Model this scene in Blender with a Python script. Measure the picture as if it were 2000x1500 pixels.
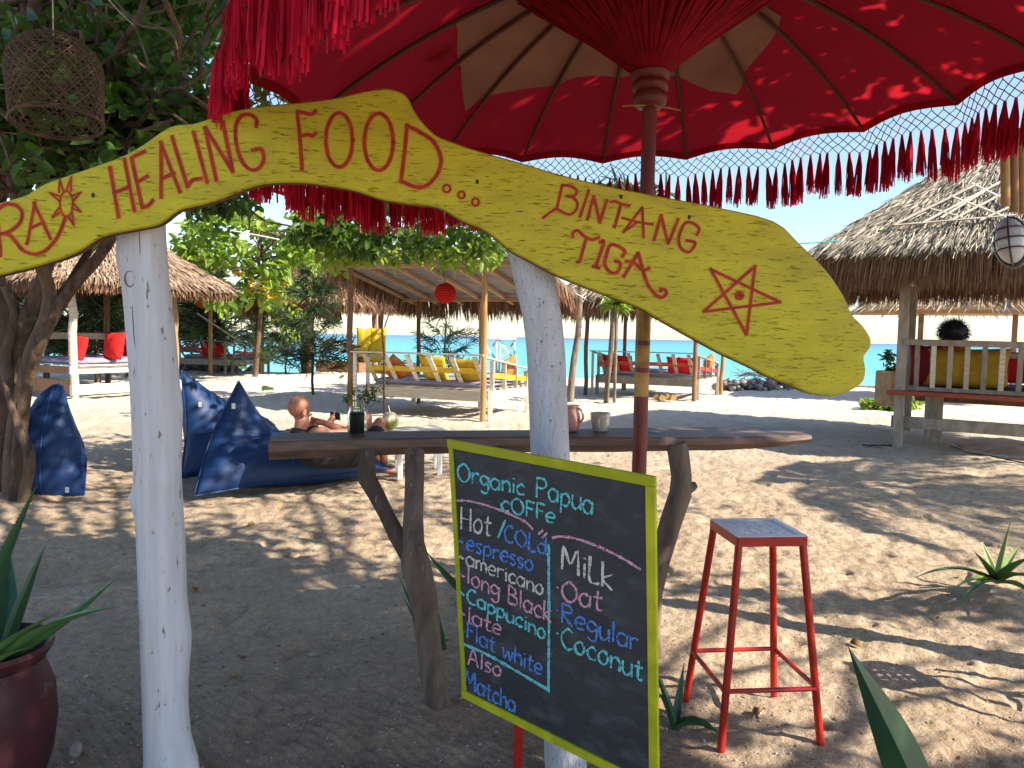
import bpy, math, random
import numpy as np
from mathutils import Vector, Matrix, Euler
random.seed(7); RNG = np.random.default_rng(11)
S = bpy.context.scene; COL = S.collection
for o in list(bpy.data.objects): bpy.data.objects.remove(o)

# ------------------------------------------------------------------ camera
FPX = 1450.0; PITCH = math.radians(3.63); ROLL = 0.018; EYE = 1.5
Fv = np.array([0, math.cos(PITCH), -math.sin(PITCH)]); R0 = np.array([1., 0, 0]); U0 = np.cross(R0, Fv)
Rv = R0*math.cos(ROLL)+U0*math.sin(ROLL); Uv = U0*math.cos(ROLL)-R0*math.sin(ROLL)
CAM = np.array([0, 0, EYE])
cd = bpy.data.cameras.new('camera'); cam = bpy.data.objects.new('camera', cd); COL.objects.link(cam)
cd.sensor_width = 36; cd.lens = 36*FPX/2000; cd.clip_start = .05; cd.clip_end = 20000
cam.matrix_world = Matrix(((Rv[0], Uv[0], -Fv[0], 0), (Rv[1], Uv[1], -Fv[1], 0), (Rv[2], Uv[2], -Fv[2], EYE), (0, 0, 0, 1)))
S.camera = cam
# ------------------------------------------------------------------ light
SUN_EL = math.radians(37); SUN = np.array([.917, -.40, 0]); SUN = SUN/np.linalg.norm(SUN)*math.cos(SUN_EL); SUN[2] = math.sin(SUN_EL)
W = bpy.data.worlds.new('World'); S.world = W; W.use_nodes = True
nt = W.node_tree; bg = nt.nodes['Background']; sky = nt.nodes.new('ShaderNodeTexSky')
sky.sky_type = 'NISHITA'; sky.sun_disc = False; sky.sun_elevation = SUN_EL
sky.sun_rotation = math.atan2(SUN[0], SUN[1]); sky.altitude = 0; sky.air_density = 1.0; sky.dust_density = .45; sky.ozone_density = 1.6
bg.inputs[1].default_value = .115
nt.links.new(sky.outputs[0], bg.inputs[0])
sl = bpy.data.lights.new('sun', 'SUN'); so = bpy.data.objects.new('sun', sl); COL.objects.link(so)
sl.energy = 5.0; sl.angle = math.radians(.5); sl.color = (1, .92, .78)
so.rotation_euler = Vector(SUN).to_track_quat('Z', 'Y').to_euler(); so.location = (5, -3, 12)
S.view_settings.view_transform = 'Standard'; S.view_settings.look = 'None'; S.view_settings.gamma = 1
S.view_settings.exposure = 1.2; S.view_settings.use_curve_mapping = False

# ------------------------------------------------------------------ helpers
def ray(px, py): return Fv+Rv*(px-1000)/FPX+Uv*(750-py)/FPX
def on(px, py, z=0.):
    d = ray(px, py); return CAM+d*((z-EYE)/d[2])
def at(px, py, Y):
    d = ray(px, py); return CAM+d*(Y/d[1])
def onplane(px, py, P, n):
    d = ray(px, py); return CAM+d*(np.dot(P-CAM, n)/np.dot(d, n))
ORG = {}
def tag(o, label=None, cat=None, group=None, kind=None):
    if label: o['label'] = label
    if cat: o['category'] = cat
    if group: o['group'] = group
    if kind: o['kind'] = kind
    return o
def thing(name, label, cat, loc, group=None):
    o = bpy.data.objects.new(name, None); COL.objects.link(o); o.empty_display_size = .1
    o.location = [float(v) for v in loc]; ORG[o.name] = np.array(loc, float)
    return tag(o, label, cat, group)
def frame_from(d, up=(0, 0, 1)):
    d = np.array(d, float); d /= np.linalg.norm(d); up = np.array(up, float)
    if abs(np.dot(d, up)) > .99: up = np.array([1., 0, 0])
    s = np.cross(d, up); s /= np.linalg.norm(s); return d, s, np.cross(s, d)
class MB:
    def __init__(s): s.v = []; s.f = []; s.n = 0; s.var = []; s.mi = []
    def add(s, V, F, var=0., mi=0):
        V = np.asarray(V, float).reshape(-1, 3); s.v.append(V)
        s.f += [tuple(i+s.n for i in f) for f in F]; s.mi += [mi]*len(F)
        s.var.append(np.full(len(V), var) if np.isscalar(var) else np.asarray(var, float)); s.n += len(V)
    def beam(s, p0, p1, w, h, up=(0, 0, 1), var=None, mi=0, cham=.12):
        p0 = np.array(p0, float); p1 = np.array(p1, float); d, sd, u = frame_from(p1-p0, up)
        c = cham*min(w, h); hw, hh = w/2, h/2
        prof = [(-hw+c, -hh), (hw-c, -hh), (hw, -hh+c), (hw, hh-c), (hw-c, hh), (-hw+c, hh), (-hw, hh-c), (-hw, -hh+c)]
        V = [p0+sd*a+u*b for a, b in prof]+[p1+sd*a+u*b for a, b in prof]
        F = [(i, (i+1) % 8, 8+(i+1) % 8, 8+i) for i in range(8)]+[tuple(range(7, -1, -1)), tuple(range(8, 16))]
        s.add(V, F, random.random() if var is None else var, mi)
    def box(s, c, sz, ax=None, var=None, mi=0, cham=.08):
        c = np.array(c, float); a = np.array([1., 0, 0]) if ax is None else np.array(ax, float)
        a = a/np.linalg.norm(a); s.beam(c-a*sz[0]/2, c+a*sz[0]/2, sz[1], sz[2], var=var, mi=mi, cham=cham)
    def tube(s, P, r, n=8, var=None, mi=0, cap=True, noise=0):
        P = np.array(P, float); m = len(P); r = np.full(m, r) if np.isscalar(r) else np.array(r, float)
        T = np.gradient(P, axis=0); T /= (np.linalg.norm(T, axis=1)[:, None]+1e-9)
        d, a, b = frame_from(T[0]); V = []
        for i in range(m):
            a = a-T[i]*np.dot(a, T[i]); a /= np.linalg.norm(a); b = np.cross(T[i], a)
            for k in range(n):
                an = 2*math.pi*k/n; rr = r[i]*(1+(random.uniform(-noise, noise) if noise else 0))
                V.append(P[i]+(a*math.cos(an)+b*math.sin(an))*rr)
        F = [(i*n+k, i*n+(k+1) % n, (i+1)*n+(k+1) % n, (i+1)*n+k) for i in range(m-1) for k in range(n)]
        if cap: F += [tuple(range(n-1, -1, -1)), tuple(range((m-1)*n, m*n))]
        s.add(V, F, random.random() if var is None else var, mi)
    def lathe(s, prof, c, n=24, var=.5, mi=0, ax=(0, 0, 1)):
        d, a, b = frame_from(ax); c = np.array(c, float); m = len(prof)
        V = [c+d*z+(a*math.cos(2*math.pi*k/n)+b*math.sin(2*math.pi*k/n))*max(r, 1e-4) for r, z in prof for k in range(n)]
        s.add(V, [(i*n+k, i*n+(k+1) % n, (i+1)*n+(k+1) % n, (i+1)*n+k) for i in range(m-1) for k in range(n)], var, mi)
    def ball(s, c, r, n=12, m=8, ax=(0, 0, 1), var=.5, mi=0):
        r = np.array([r, r, r] if np.isscalar(r) else r, float); d, a, b = frame_from(ax); c = np.array(c, float)
        V = []
        for i in range(m+1):
            t = math.pi*i/m
            for k in range(n):
                p = 2*math.pi*k/n; V.append(c+a*r[0]*math.sin(t)*math.cos(p)+b*r[1]*math.sin(t)*math.sin(p)+d*r[2]*math.cos(t))
        s.add(V, [(i*n+k, (i+1)*n+k, (i+1)*n+(k+1) % n, i*n+(k+1) % n) for i in range(m) for k in range(n)], var, mi)
    def build(s, name, mat, parent=None, origin=None, smooth=True, rel=None):
        V = np.concatenate(s.v) if s.v else np.zeros((0, 3)); org = np.zeros(3)
        if rel is not None: org = rel
        elif parent is not None: org = ORG[parent.name]
        elif origin is not None: org = np.array(origin, float)
        me = bpy.data.meshes.new(name); me.from_pydata((V-org).tolist(), [], s.f)
        at_ = me.attributes.new('var', 'FLOAT', 'POINT'); at_.data.foreach_set('value', np.concatenate(s.var).astype(np.float32) if s.var else [])
        mats = mat if isinstance(mat, (list, tuple)) else [mat]
        for m_ in mats: me.materials.append(m_)
        if len(mats) > 1: me.polygons.foreach_set('material_index', s.mi)
        if smooth:
            me.polygons.foreach_set('use_smooth', [True]*len(me.polygons))
            if smooth != 'all': me.set_sharp_from_angle(angle=math.radians(42))
        me.update(); o = bpy.data.objects.new(name, me); COL.objects.link(o)
        if parent is not None: o.parent = parent
        else: o.location = org.tolist()
        ORG[o.name] = org; return o
def qmesh(name, V, F, mat, parent=None, origin=None, var=None, smooth=False):
    """fast numpy mesh, F is (n,4) or (n,3)"""
    org = ORG[parent.name] if parent is not None else (np.zeros(3) if origin is None else np.array(origin, float))
    V = (V-org).astype(np.float32); F = np.asarray(F, np.int32); k = F.shape[1]
    me = bpy.data.meshes.new(name); me.vertices.add(len(V)); me.vertices.foreach_set('co', V.ravel())
    me.loops.add(F.size); me.loops.foreach_set('vertex_index', F.ravel()); me.polygons.add(len(F))
    me.polygons.foreach_set('loop_start', np.arange(0, F.size, k, dtype=np.int32))
    me.polygons.foreach_set('loop_total', np.full(len(F), k, np.int32))
    if var is not None:
        a = me.attributes.new('var', 'FLOAT', 'POINT'); a.data.foreach_set('value', np.asarray(var, np.float32))
    me.materials.append(mat); me.update(calc_edges=True)
    if smooth: me.polygons.foreach_set('use_smooth', np.ones(len(F), bool))
    o = bpy.data.objects.new(name, me); COL.objects.link(o)
    if parent is not None: o.parent = parent
    else: o.location = org.tolist()
    ORG[o.name] = org; return o

# ------------------------------------------------------------------ materials
def M(name, c1, c2=None, rough=.7, scale=6., stretch=(1, 1, 1), bump=.3, bscale=None, spec=.3, metal=0., transl=0., usevar=.35, lo=.35, hi=.65, bdist=.01, coat=0., c3=None, c3at=.5, c3scale=3., c3stretch=(1, 1, 1), c3w=.06, alpha=None, trcol=None):
    m = bpy.data.materials.new(name); m.use_nodes = True; t = m.node_tree; N = t.nodes; L = t.links
    b = N['Principled BSDF']; out = N['Material Output']
    b.inputs['Roughness'].default_value = rough; b.inputs['Specular IOR Level'].default_value = spec; b.inputs['Metallic'].default_value = metal
    b.inputs['Coat Weight'].default_value = coat
    tc = N.new('ShaderNodeTexCoord'); mp = N.new('ShaderNodeMapping'); mp.inputs['Scale'].default_value = stretch
    L.new(tc.outputs['Object'], mp.inputs[0]); no = N.new('ShaderNodeTexNoise'); no.inputs['Scale'].default_value = scale; no.inputs['Detail'].default_value = 6; no.inputs['Roughness'].default_value = .62
    L.new(mp.outputs[0], no.inputs['Vector'])
    c2 = c2 or tuple(x*.72 for x in c1)
    at_ = N.new('ShaderNodeAttribute'); at_.attribute_name = 'var'
    ma = N.new('ShaderNodeMath'); ma.operation = 'MULTIPLY_ADD'; L.new(at_.outputs['Fac'], ma.inputs[0]); ma.inputs[1].default_value = usevar; 
    ad = N.new('ShaderNodeMath'); ad.operation = 'SUBTRACT'; L.new(no.outputs[0], ad.inputs[0]); ad.inputs[1].default_value = usevar/2; L.new(ad.outputs[0], ma.inputs[2])
    cr = N.new('ShaderNodeValToRGB'); L.new(ma.outputs[0], cr.inputs[0])
    cr.color_ramp.elements[0].position = lo; cr.color_ramp.elements[0].color = (*c2, 1); cr.color_ramp.elements[1].position = hi; cr.color_ramp.elements[1].color = (*c1, 1)
    colout = cr.outputs[0]
    if c3 is not None:
        mp3 = N.new('ShaderNodeMapping'); mp3.inputs['Scale'].default_value = c3stretch; L.new(tc.outputs['Object'], mp3.inputs[0])
        n3 = N.new('ShaderNodeTexNoise'); n3.inputs['Scale'].default_value = c3scale; n3.inputs['Detail'].default_value = 8; n3.inputs['Roughness'].default_value = .7; L.new(mp3.outputs[0], n3.inputs['Vector'])
        r3 = N.new('ShaderNodeValToRGB'); r3.color_ramp.elements[0].position = c3at; r3.color_ramp.elements[0].color = (0, 0, 0, 1); r3.color_ramp.elements[1].position = c3at+c3w; r3.color_ramp.elements[1].color = (1, 1, 1, 1)
        L.new(n3.outputs[0], r3.inputs[0]); mx = N.new('ShaderNodeMixRGB'); L.new(r3.outputs[0], mx.inputs[0]); L.new(colout, mx.inputs[1]); mx.inputs[2].default_value = (*c3, 1); colout = mx.outputs[0]
    L.new(colout, b.inputs['Base Color'])
    if bump:
        n2 = N.new('ShaderNodeTexNoise'); n2.inputs['Scale'].default_value = bscale or scale*4; n2.inputs['Detail'].default_value = 5; L.new(mp.outputs[0], n2.inputs['Vector'])
        bp = N.new('ShaderNodeBump'); bp.inputs['Strength'].default_value = bump; bp.inputs['Distance'].default_value = bdist; L.new(n2.outputs[0], bp.inputs['Height']); L.new(bp.outputs[0], b.inputs['Normal'])
        if c3 is not None:
            bp2 = N.new('ShaderNodeBump'); bp2.invert = True; bp2.inputs['Strength'].default_value = .6; bp2.inputs['Distance'].default_value = .004
            L.new(r3.outputs[0], bp2.inputs['Height']); L.new(bp.outputs[0], bp2.inputs['Normal']); L.new(bp2.outputs[0], b.inputs['Normal'])
    if transl:
        tr = N.new('ShaderNodeBsdfTranslucent'); ms = N.new('ShaderNodeMixShader'); ms.inputs[0].default_value = transl
        L.new(b.outputs[0], ms.inputs[1]); L.new(tr.outputs[0], ms.inputs[2]); L.new(ms.outputs[0], out.inputs[0])
        if trcol: tr.inputs[0].default_value = (*trcol, 1)
        else: L.new(colout, tr.inputs[0])
    return m
def glass(name, col, rough=.02, ior=1.45):
    m = bpy.data.materials.new(name); m.use_nodes = True; b = m.node_tree.nodes['Principled BSDF']
    b.inputs['Base Color'].default_value = (*col, 1); b.inputs['Transmission Weight'].default_value = 1; b.inputs['Roughness'].default_value = rough; b.inputs['IOR'].default_value = ior; return m
X6 = (1, 1, 7)
MT = dict(
 bark=M('bark', (.16, .105, .07), (.05, .032, .022), .9, 5, (2, 2, .6), .9, 14, .15, bdist=.02, c3=(.30, .22, .16), c3at=.60, c3scale=12, c3w=.12),
 bark_pale=M('bark_pale', (.30, .23, .17), (.13, .09, .065), .85, 6, (2, 2, .5), .8, 18, .2, bdist=.012, c3=(.10, .07, .05), c3at=.58, c3scale=9, c3stretch=(2, 2, .5)),
 white_trunk=M('white_trunk', (.56, .58, .62), (.40, .40, .42), .8, 3, (3, 3, .7), .8, 30, .2, bdist=.01, usevar=0, c3=(.13, .12, .12), c3at=.60, c3scale=105, c3stretch=(1.2, 1.2, .7), c3w=.04),
 white_post=M('white_post', (.60, .62, .66), (.46, .46, .47), .6, 3, (6, 6, .35), .5, 9, .3, bdist=.006, usevar=0, c3=(.20, .19, .18), c3at=.612, c3scale=26, c3stretch=(1.6, 1.6, .5), c3w=.025),
 yellow=M('yellow_paint', (.58, .51, .010), (.38, .32, .010), .5, 9, (.55, 1, 1.6), .6, 8, .4, bdist=.006, usevar=.1, lo=.25, hi=.7, c3=(.17, .145, .02), c3at=.575, c3scale=20, c3stretch=(1.0, 1, 7.5), c3w=.09),
 sign_edge=M('sign_edge', (.16, .09, .04), (.06, .035, .02), .85, 12, (1, 1, 3), .6),
 red_letter=M('red_letter', (.44, .040, .006), (.25, .020, .006), .6, 30, bump=.2, usevar=.1),
 pink_edge=M('pink_edge', (.70, .30, .05), (.55, .20, .04), .6, 40, bump=.2, usevar=.1),
 slate=M('blackboard', (.045, .055, .065), (.022, .027, .033), .55, 4, (1, 1, 1), .45, 60, .35, bdist=.002, lo=.3, hi=.75, usevar=0, c3=(.085, .105, .12), c3at=.50, c3scale=9, c3stretch=(1, 1, 2.2), c3w=.3),
 lime=M('lime_paint', (.50, .53, .015), (.33, .36, .01), .55, 12, (1, 1, 1), .4, 30, c3=(.08, .07, .03), c3at=.69, c3scale=16, c3w=.04),
 red_paint=M('red_paint', (.50, .018, .008), (.36, .012, .008), .32, 12, bump=.15, spec=.5, c3=(.16, .03, .02), c3at=.72, c3scale=24, c3w=.03),
 white_seat=M('seat_paint', (.62, .64, .68), (.50, .52, .56), .3, 8, bump=.1, spec=.5),
 table=M('table_wood', (.19, .11, .075), (.045, .024, .017), .55, 5, (.35, 3, 5), .6, 9, .5, bdist=.006, lo=.3, hi=.7, c3=(.22, .15, .10), c3at=.66, c3scale=8, c3stretch=(.4, 3, 4), c3w=.12),
 table_leg=M('leg_wood', (.19, .14, .105), (.085, .06, .045), .8, 7, (2.5, 2.5, .5), .7, 16, .2, bdist=.008, c3=(.34, .29, .24), c3at=.62, c3scale=22, c3stretch=(2, 2, .7), c3w=.08),
 pole=M('pole_paint', (.165, .024, .018), (.10, .016, .014), .4, 7, (4, 4, .5), .3, 14, .4),
 gold=M('gold_paint', (.50, .27, .06), (.26, .13, .03), .5, 22, (1, 1, 1), .3, 30, .4),
 canopy=M('umbrella_cotton', (.27, .010, .014), (.20, .007, .010), .9, 2.5, bump=.35, bscale=160, spec=.08, transl=.42, usevar=.15, bdist=.002, trcol=(.60, .016, .03)),
 lining=M('lining_cotton', (.40, .23, .16), (.28, .15, .11), .95, 3, bump=.5, bscale=14, spec=.05, transl=.35, usevar=.1, bdist=.01),
 tassel=M('tassel_yarn', (.74, .014, .05), (.42, .008, .03), .8, 20, bump=0, spec=.15, transl=.3, usevar=.8),
 net=M('net_cord', (.34, .012, .028), (.20, .01, .02), .8, 20, bump=0, spec=.1, usevar=.3),
 rib=M('rib_wood', (.10, .03, .018), (.06, .02, .012), .6, 8, (1, 1, 1), .2),
 blue=M('blue_canvas', (.008, .036, .125), (.006, .027, .095), .55, 3, bump=.12, bscale=9, spec=.35, usevar=0, bdist=.02),
 wood_white=M('wood_white', (.68, .63, .54), (.46, .39, .30), .7, 4, X6, .4, 8, .25, bdist=.006, c3=(.20, .13, .08), c3at=.68, c3scale=9, c3w=.05),
 wood_grey=M('wood_grey', (.40, .35, .29), (.24, .20, .16), .8, 4, (3, 3, 1), .5, 9, .2, bdist=.008, c3=(.12, .08, .06), c3at=.66, c3scale=9, c3w=.06),
 wood_brown=M('wood_brown', (.24, .12, .06), (.12, .06, .035), .65, 4, (2, 2, 2), .4, 9, .3),
 wood_raw=M('wood_raw', (.50, .33, .18), (.32, .20, .10), .65, 4, (2, 2, 2), .3, 9, .3),
 thatch_left=M('thatch_left', (.46, .33, .24), (.20, .13, .09), .85, 9, bump=0, spec=.15, usevar=.9, lo=.25, hi=.85),
 bamboo=M('bamboo', (.46, .27, .09), (.28, .14, .045), .4, 4, (3, 3, .6), .3, 9, .45),
 paint_yellow=M('rail_yellow', (.66, .42, .02), (.5, .3, .02), .5, 6, bump=.2),
 paint_red=M('rail_red', (.50, .05, .025), (.36, .035, .02), .5, 6, bump=.2),
 paint_brown_red=M('plank_red', (.34, .07, .045), (.22, .045, .03), .5, 6, (1, 1, 4), bump=.3),
 thatch=M('thatch_straw', (.60, .53, .42), (.22, .18, .14), .85, 9, bump=0, spec=.15, usevar=.9, lo=.25, hi=.85),
 thatch_brown=M('thatch_brown', (.36, .22, .13), (.14, .075, .045), .85, 9, bump=0, spec=.15, usevar=.9, lo=.25, hi=.85, transl=.15),
 thatch_base=M('thatch_base', (.20, .14, .10), (.09, .06, .045), .95, 14, bump=.6),
 tarp=M('tarp', (.42, .38, .35), (.24, .21, .19), .7, 3, (1, 3, 1), .8, 5, .3, transl=.25, bdist=.05),
 mattress=M('mattress_cloth', (.32, .29, .38), (.24, .21, .30), .85, 3, bump=.3, bscale=8, bdist=.03),
 mattress_dark=M('mattress_dark', (.05, .05, .085), (.035, .035, .06), .8, 3, bump=.3, bscale=8, bdist=.03),
 c_red=M('cushion_red', (.62, .020, .018), (.48, .014, .014), .85, 5, bump=.3, bscale=9, bdist=.02, spec=.2),
 c_yellow=M('cushion_yellow', (.62, .42, .03), (.48, .30, .02), .85, 5, bump=.3, bscale=9, bdist=.02, spec=.2),
 c_mustard=M('cushion_mustard', (.48, .30, .03), (.34, .20, .02), .85, 5, bump=.3, bscale=9, bdist=.02, spec=.2),
 c_orange=M('cushion_orange', (.60, .20, .05), (.46, .13, .04), .85, 5, bump=.3, bscale=9, bdist=.02, spec=.2),
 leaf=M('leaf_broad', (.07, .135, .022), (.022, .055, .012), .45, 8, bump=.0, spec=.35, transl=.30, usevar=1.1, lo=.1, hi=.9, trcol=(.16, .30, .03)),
 leaf_lit=M('leaf_sunlit', (.30, .40, .045), (.055, .12, .018), .42, 3, bump=.0, spec=.45, transl=.42, usevar=1.1, lo=.1, hi=.9, trcol=(.40, .55, .06)),
 leaf_old=M('leaf_orange', (.62, .22, .03), (.50, .36, .03), .5, 3, bump=0, transl=.4, usevar=1.),
 pine=M('pine_needle', (.13, .19, .085), (.05, .085, .045), .6, 3, bump=0, spec=.3, transl=.25, usevar=1.1, lo=.1, hi=.9),
 aloe=M('aloe_skin', (.055, .15, .045), (.02, .075, .03), .38, 7, (1, 1, .5), .15, 20, .5, usevar=.5, c3=(.30, .40, .20), c3at=.74, c3scale=60, c3w=.04),
 aloe_light=M('aloe_pale', (.17, .25, .07), (.07, .14, .04), .42, 7, (1, 1, .5), .15, 20, .4, usevar=.7),
 pot=M('clay_pot', (.075, .018, .022), (.035, .014, .02), .5, 4, bump=.5, bscale=10, spec=.25, c3=(.16, .12, .11), c3at=.60, c3scale=7, c3w=.12),
 soil=M('soil', (.09, .06, .04), (.04, .028, .02), .95, 30, bump=.8),
 wicker=M('wicker', (.13, .07, .035), (.07, .038, .02), .6, 14, bump=.2),
 skin=M('skin', (.44, .185, .11), (.28, .10, .06), .5, 7, bump=.2, bscale=60, spec=.35, usevar=0, bdist=.003, lo=.3, hi=.6),
 hair=M('hair', (.014, .014, .018), (.008, .008, .010), .45, 9, bump=0, spec=.4),
 black_cloth=M('black_cloth', (.014, .015, .02), (.009, .01, .013), .85, 9, bump=.4, bscale=14, bdist=.01),
 black=M('black_plastic', (.012, .012, .016), (.008, .008, .012), .35, 9, bump=0, spec=.5),
 teal=M('teal_case', (.02, .28, .22), None, .4, 9, bump=0),
 ceramic=M('ceramic', (.46, .43, .40), (.40, .37, .34), .25, 9, bump=.03, spec=.55),
 ceramic_pink=M('ceramic_pink', (.46, .22, .19), (.38, .17, .15), .3, 9, bump=.03, spec=.5),
 jar_fill=M('jar_water', (.006, .012, .008), None, .4, 9, bump=0, spec=.1),
 coconut=M('coconut_green', (.38, .36, .10), (.26, .26, .06), .5, 6, bump=.2),
 coconut_w=M('coconut_white', (.62, .54, .42), (.5, .42, .3), .7, 9, bump=.3),
 lantern_r=M('paper_red', (.62, .02, .012), (.5, .014, .01), .8, 5, bump=0, transl=.4),
 lantern_o=M('paper_orange', (.66, .20, .03), (.55, .14, .02), .8, 5, bump=0, transl=.4),
 white=M('white_plain', (.74, .74, .72), (.6, .6, .58), .6, 6, bump=.1),
 lampglass=M('lamp_glass', (.55, .56, .58), (.40, .40, .42), .12, 5, bump=.1, spec=.6),
 pebble=M('pebble', (.40, .35, .30), (.16, .13, .11), .8, 30, bump=.3, usevar=1.2, lo=.1, hi=.9),
 litter=M('dry_leaf', (.30, .20, .07), (.13, .075, .03), .7, 9, bump=0, usevar=1., transl=.2),
 rock=M('reef_rock', (.30, .27, .25), (.12, .11, .10), .9, 8, bump=.8, usevar=.8),
 rope=M('rope', (.55, .45, .30), (.4, .3, .2), .8, 30, bump=.2),
 steel=M('steel', (.4, .4, .42), None, .3, 9, bump=0, metal=.9),
)
MT['glass'] = glass('clear_glass', (.80, .88, .86), .03, 1.12)
def chalk(name, c): return M(name, c, tuple(x*.18 for x in c), .95, 170, bump=0, spec=.05, lo=.36, hi=.52, usevar=0)
CH = dict(c=chalk('chalk_cyan', (.16, .62, .66)), b=chalk('chalk_blue', (.11, .27, .70)), w=chalk('chalk_white', (.66, .66, .60)), p=chalk('chalk_pink', (.66, .36, .50)))

# ------------------------------------------------------------------ noise
def vnoise(x, y, seed=0):
    xi = np.floor(x).astype(np.int64); yi = np.floor(y).astype(np.int64); fx = x-xi; fy = y-yi
    fx = fx*fx*(3-2*fx); fy = fy*fy*(3-2*fy)
    def h(a, b):
        n = (a*374761393+b*668265263+seed*974634777) & 0xffffffff; n = ((n ^ (n >> 13))*1274126177) & 0xffffffff
        return ((n ^ (n >> 16)) & 0xffff)/65535.
    return (h(xi, yi)*(1-fx)+h(xi+1, yi)*fx)*(1-fy)+(h(xi, yi+1)*(1-fx)+h(xi+1, yi+1)*fx)*fy
def sstep(a, b, x): t = np.clip((x-a)/(b-a), 0, 1); return t*t*(3-2*t)
MOUNDS = [(-4.75, 5.9, .9, .12), (3.0, 4.25, .55, .07), (-4.7, 17.5, 1.2, .12), (-7.9, 22.4, 1.3, .2), (-5.2, 24.5, 2.2, .3), (.72, 3.4, .25, .03), (5.75, 10.9, .3, .03), (-.27, 2.9, .2, .03)]
def gh(x, y):
    x = np.asarray(x, float); y = np.asarray(y, float)
    z = .030*(vnoise(x*1.7, y*1.7, 1)-.5)+.034*(vnoise(x*3.6, y*4.4, 2)-.5)+.030*np.abs(vnoise(x*6.5, y*8, 3)-.5)
    z += .015*(vnoise(x*17, y*20, 4)-.5)+.007*(vnoise(x*45, y*45, 5)-.5)
    # footprints
    fp = vnoise(x*4.1+7, y*4.6, 9); z -= .028*sstep(.74, .86, fp)
    # rake marks
    ph = (x*.80+y*1.0+.25*vnoise(x*1.1, y*1.1, 12))*2*math.pi/.052
    mk = sstep(.48, .62, vnoise(x*.8+3, y*.8+5, 13))*np.clip(1-y/9, 0, 1); z += .0055*np.sin(ph)*mk
    for cx, cy, r, h in MOUNDS: z += h*np.exp(-((x-cx)**2+(y-cy)**2)/(r*r))
    z -= .012
    crest = 27.5-.10*x*0+1.6*vnoise(x*.15+9, x*0, 21)-2.6*sstep(4, 9, x)*(1-sstep(11, 18, x))
    z -= 3.2*sstep(0, 16, y-crest)
    return z
SEA_Z = -.85
def build_ground():
    th = np.concatenate([np.linspace(-180, -44, 30)[:-1], np.linspace(-44, 44, 640), np.linspace(44, 180, 30)[1:-1]]); th = np.radians(th)
    r = np.concatenate([[.3, .8, 1.3], np.geomspace(1.7, 9, 380), np.geomspace(9, 60, 170)[1:], np.geomspace(60, 900, 24)[1:]])
    T, Rr = np.meshgrid(th, r); Xx = np.sin(T)*Rr; Yy = np.cos(T)*Rr
    Z = gh(Xx, Yy); n, m = T.shape; V = np.stack([Xx, Yy, Z], -1).reshape(-1, 3)
    i, j = np.meshgrid(np.arange(n-1), np.arange(m), indexing='ij'); j2 = (j+1) % m
    F = np.stack([i*m+j, (i+1)*m+j, (i+1)*m+j2, i*m+j2], -1).reshape(-1, 4)[:, ::-1]
    m_ = bpy.data.materials.new('sand'); m_.use_nodes = True; t = m_.node_tree; N = t.nodes; L = t.links; b = N['Principled BSDF']
    b.inputs['Roughness'].default_value = .92; b.inputs['Specular IOR Level'].default_value = .15
    tc = N.new('ShaderNodeTexCoord')
    def noise(s, d=6, rgh=.6):
        q = N.new('ShaderNodeTexNoise'); q.inputs['Scale'].default_value = s; q.inputs['Detail'].default_value = d; q.inputs['Roughness'].default_value = rgh; L.new(tc.outputs['Object'], q.inputs['Vector']); return q
    def ramp(src, p0, p1, a, c):
        q = N.new('ShaderNodeValToRGB'); L.new(src, q.inputs[0]); q.color_ramp.elements[0].position = p0; q.color_ramp.elements[1].position = p1
        q.color_ramp.elements[0].color = (*a, 1); q.color_ramp.elements[1].color = (*c, 1); return q
    def mix(f, a, c, mode='MIX'):
        q = N.new('ShaderNodeMixRGB'); q.blend_type = mode
        if isinstance(f, float): q.inputs[0].default_value = f
        else: L.new(f, q.inputs[0])
        for k, s_ in ((1, a), (2, c)):
            if isinstance(s_, tuple): q.inputs[k].default_value = (*s_, 1)
            else: L.new(s_, q.inputs[k])
        return q
    base = ramp(noise(1.3).outputs[0], .3, .7, (.42, .32, .225), (.56, .45, .33))
    grain = ramp(noise(150, 4, .8).outputs[0], .36, .60, (.55, .50, .46), (1.12, 1.08, 1.04))
    c = mix(.85, base.outputs[0], grain.outputs[0], 'MULTIPLY')
    mid = ramp(noise(22, 6, .75).outputs[0], .34, .58, (.62, .58, .55), (1.05, 1.04, 1.03)); c = mix(.75, c.outputs[0], mid.outputs[0], 'MULTIPLY')  # darker mottling in the colour stands in for shade in small pits
    far = N.new('ShaderNodeMapRange'); spf = N.new('ShaderNodeSeparateXYZ'); L.new(tc.outputs['Object'], spf.inputs[0]); L.new(spf.outputs['Y'], far.inputs[0]); far.inputs[1].default_value = 8; far.inputs[2].default_value = 17; far.inputs[4].default_value = .8
    dry = ramp(noise(5, 7, .7).outputs[0], .3, .6, (.52, .46, .38), (.74, .69, .60)); c = mix(far.outputs[0], c.outputs[0], dry.outputs[0])  # paler sand toward the sea, also whitened in colour for strong sunlight
    speck = ramp(noise(75, 5, .8).outputs[0], .62, .68, (0, 0, 0), (1, 1, 1)); c = mix(speck.outputs[0], c.outputs[0], (.12, .085, .06))
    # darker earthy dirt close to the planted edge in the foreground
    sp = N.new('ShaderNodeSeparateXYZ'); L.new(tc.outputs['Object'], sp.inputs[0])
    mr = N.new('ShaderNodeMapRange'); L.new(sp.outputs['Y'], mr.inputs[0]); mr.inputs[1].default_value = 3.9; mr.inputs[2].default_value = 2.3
    mr2 = N.new('ShaderNodeMapRange'); L.new(sp.outputs['X'], mr2.inputs[0]); mr2.inputs[1].default_value = 1.1; mr2.inputs[2].default_value = .4
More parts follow.
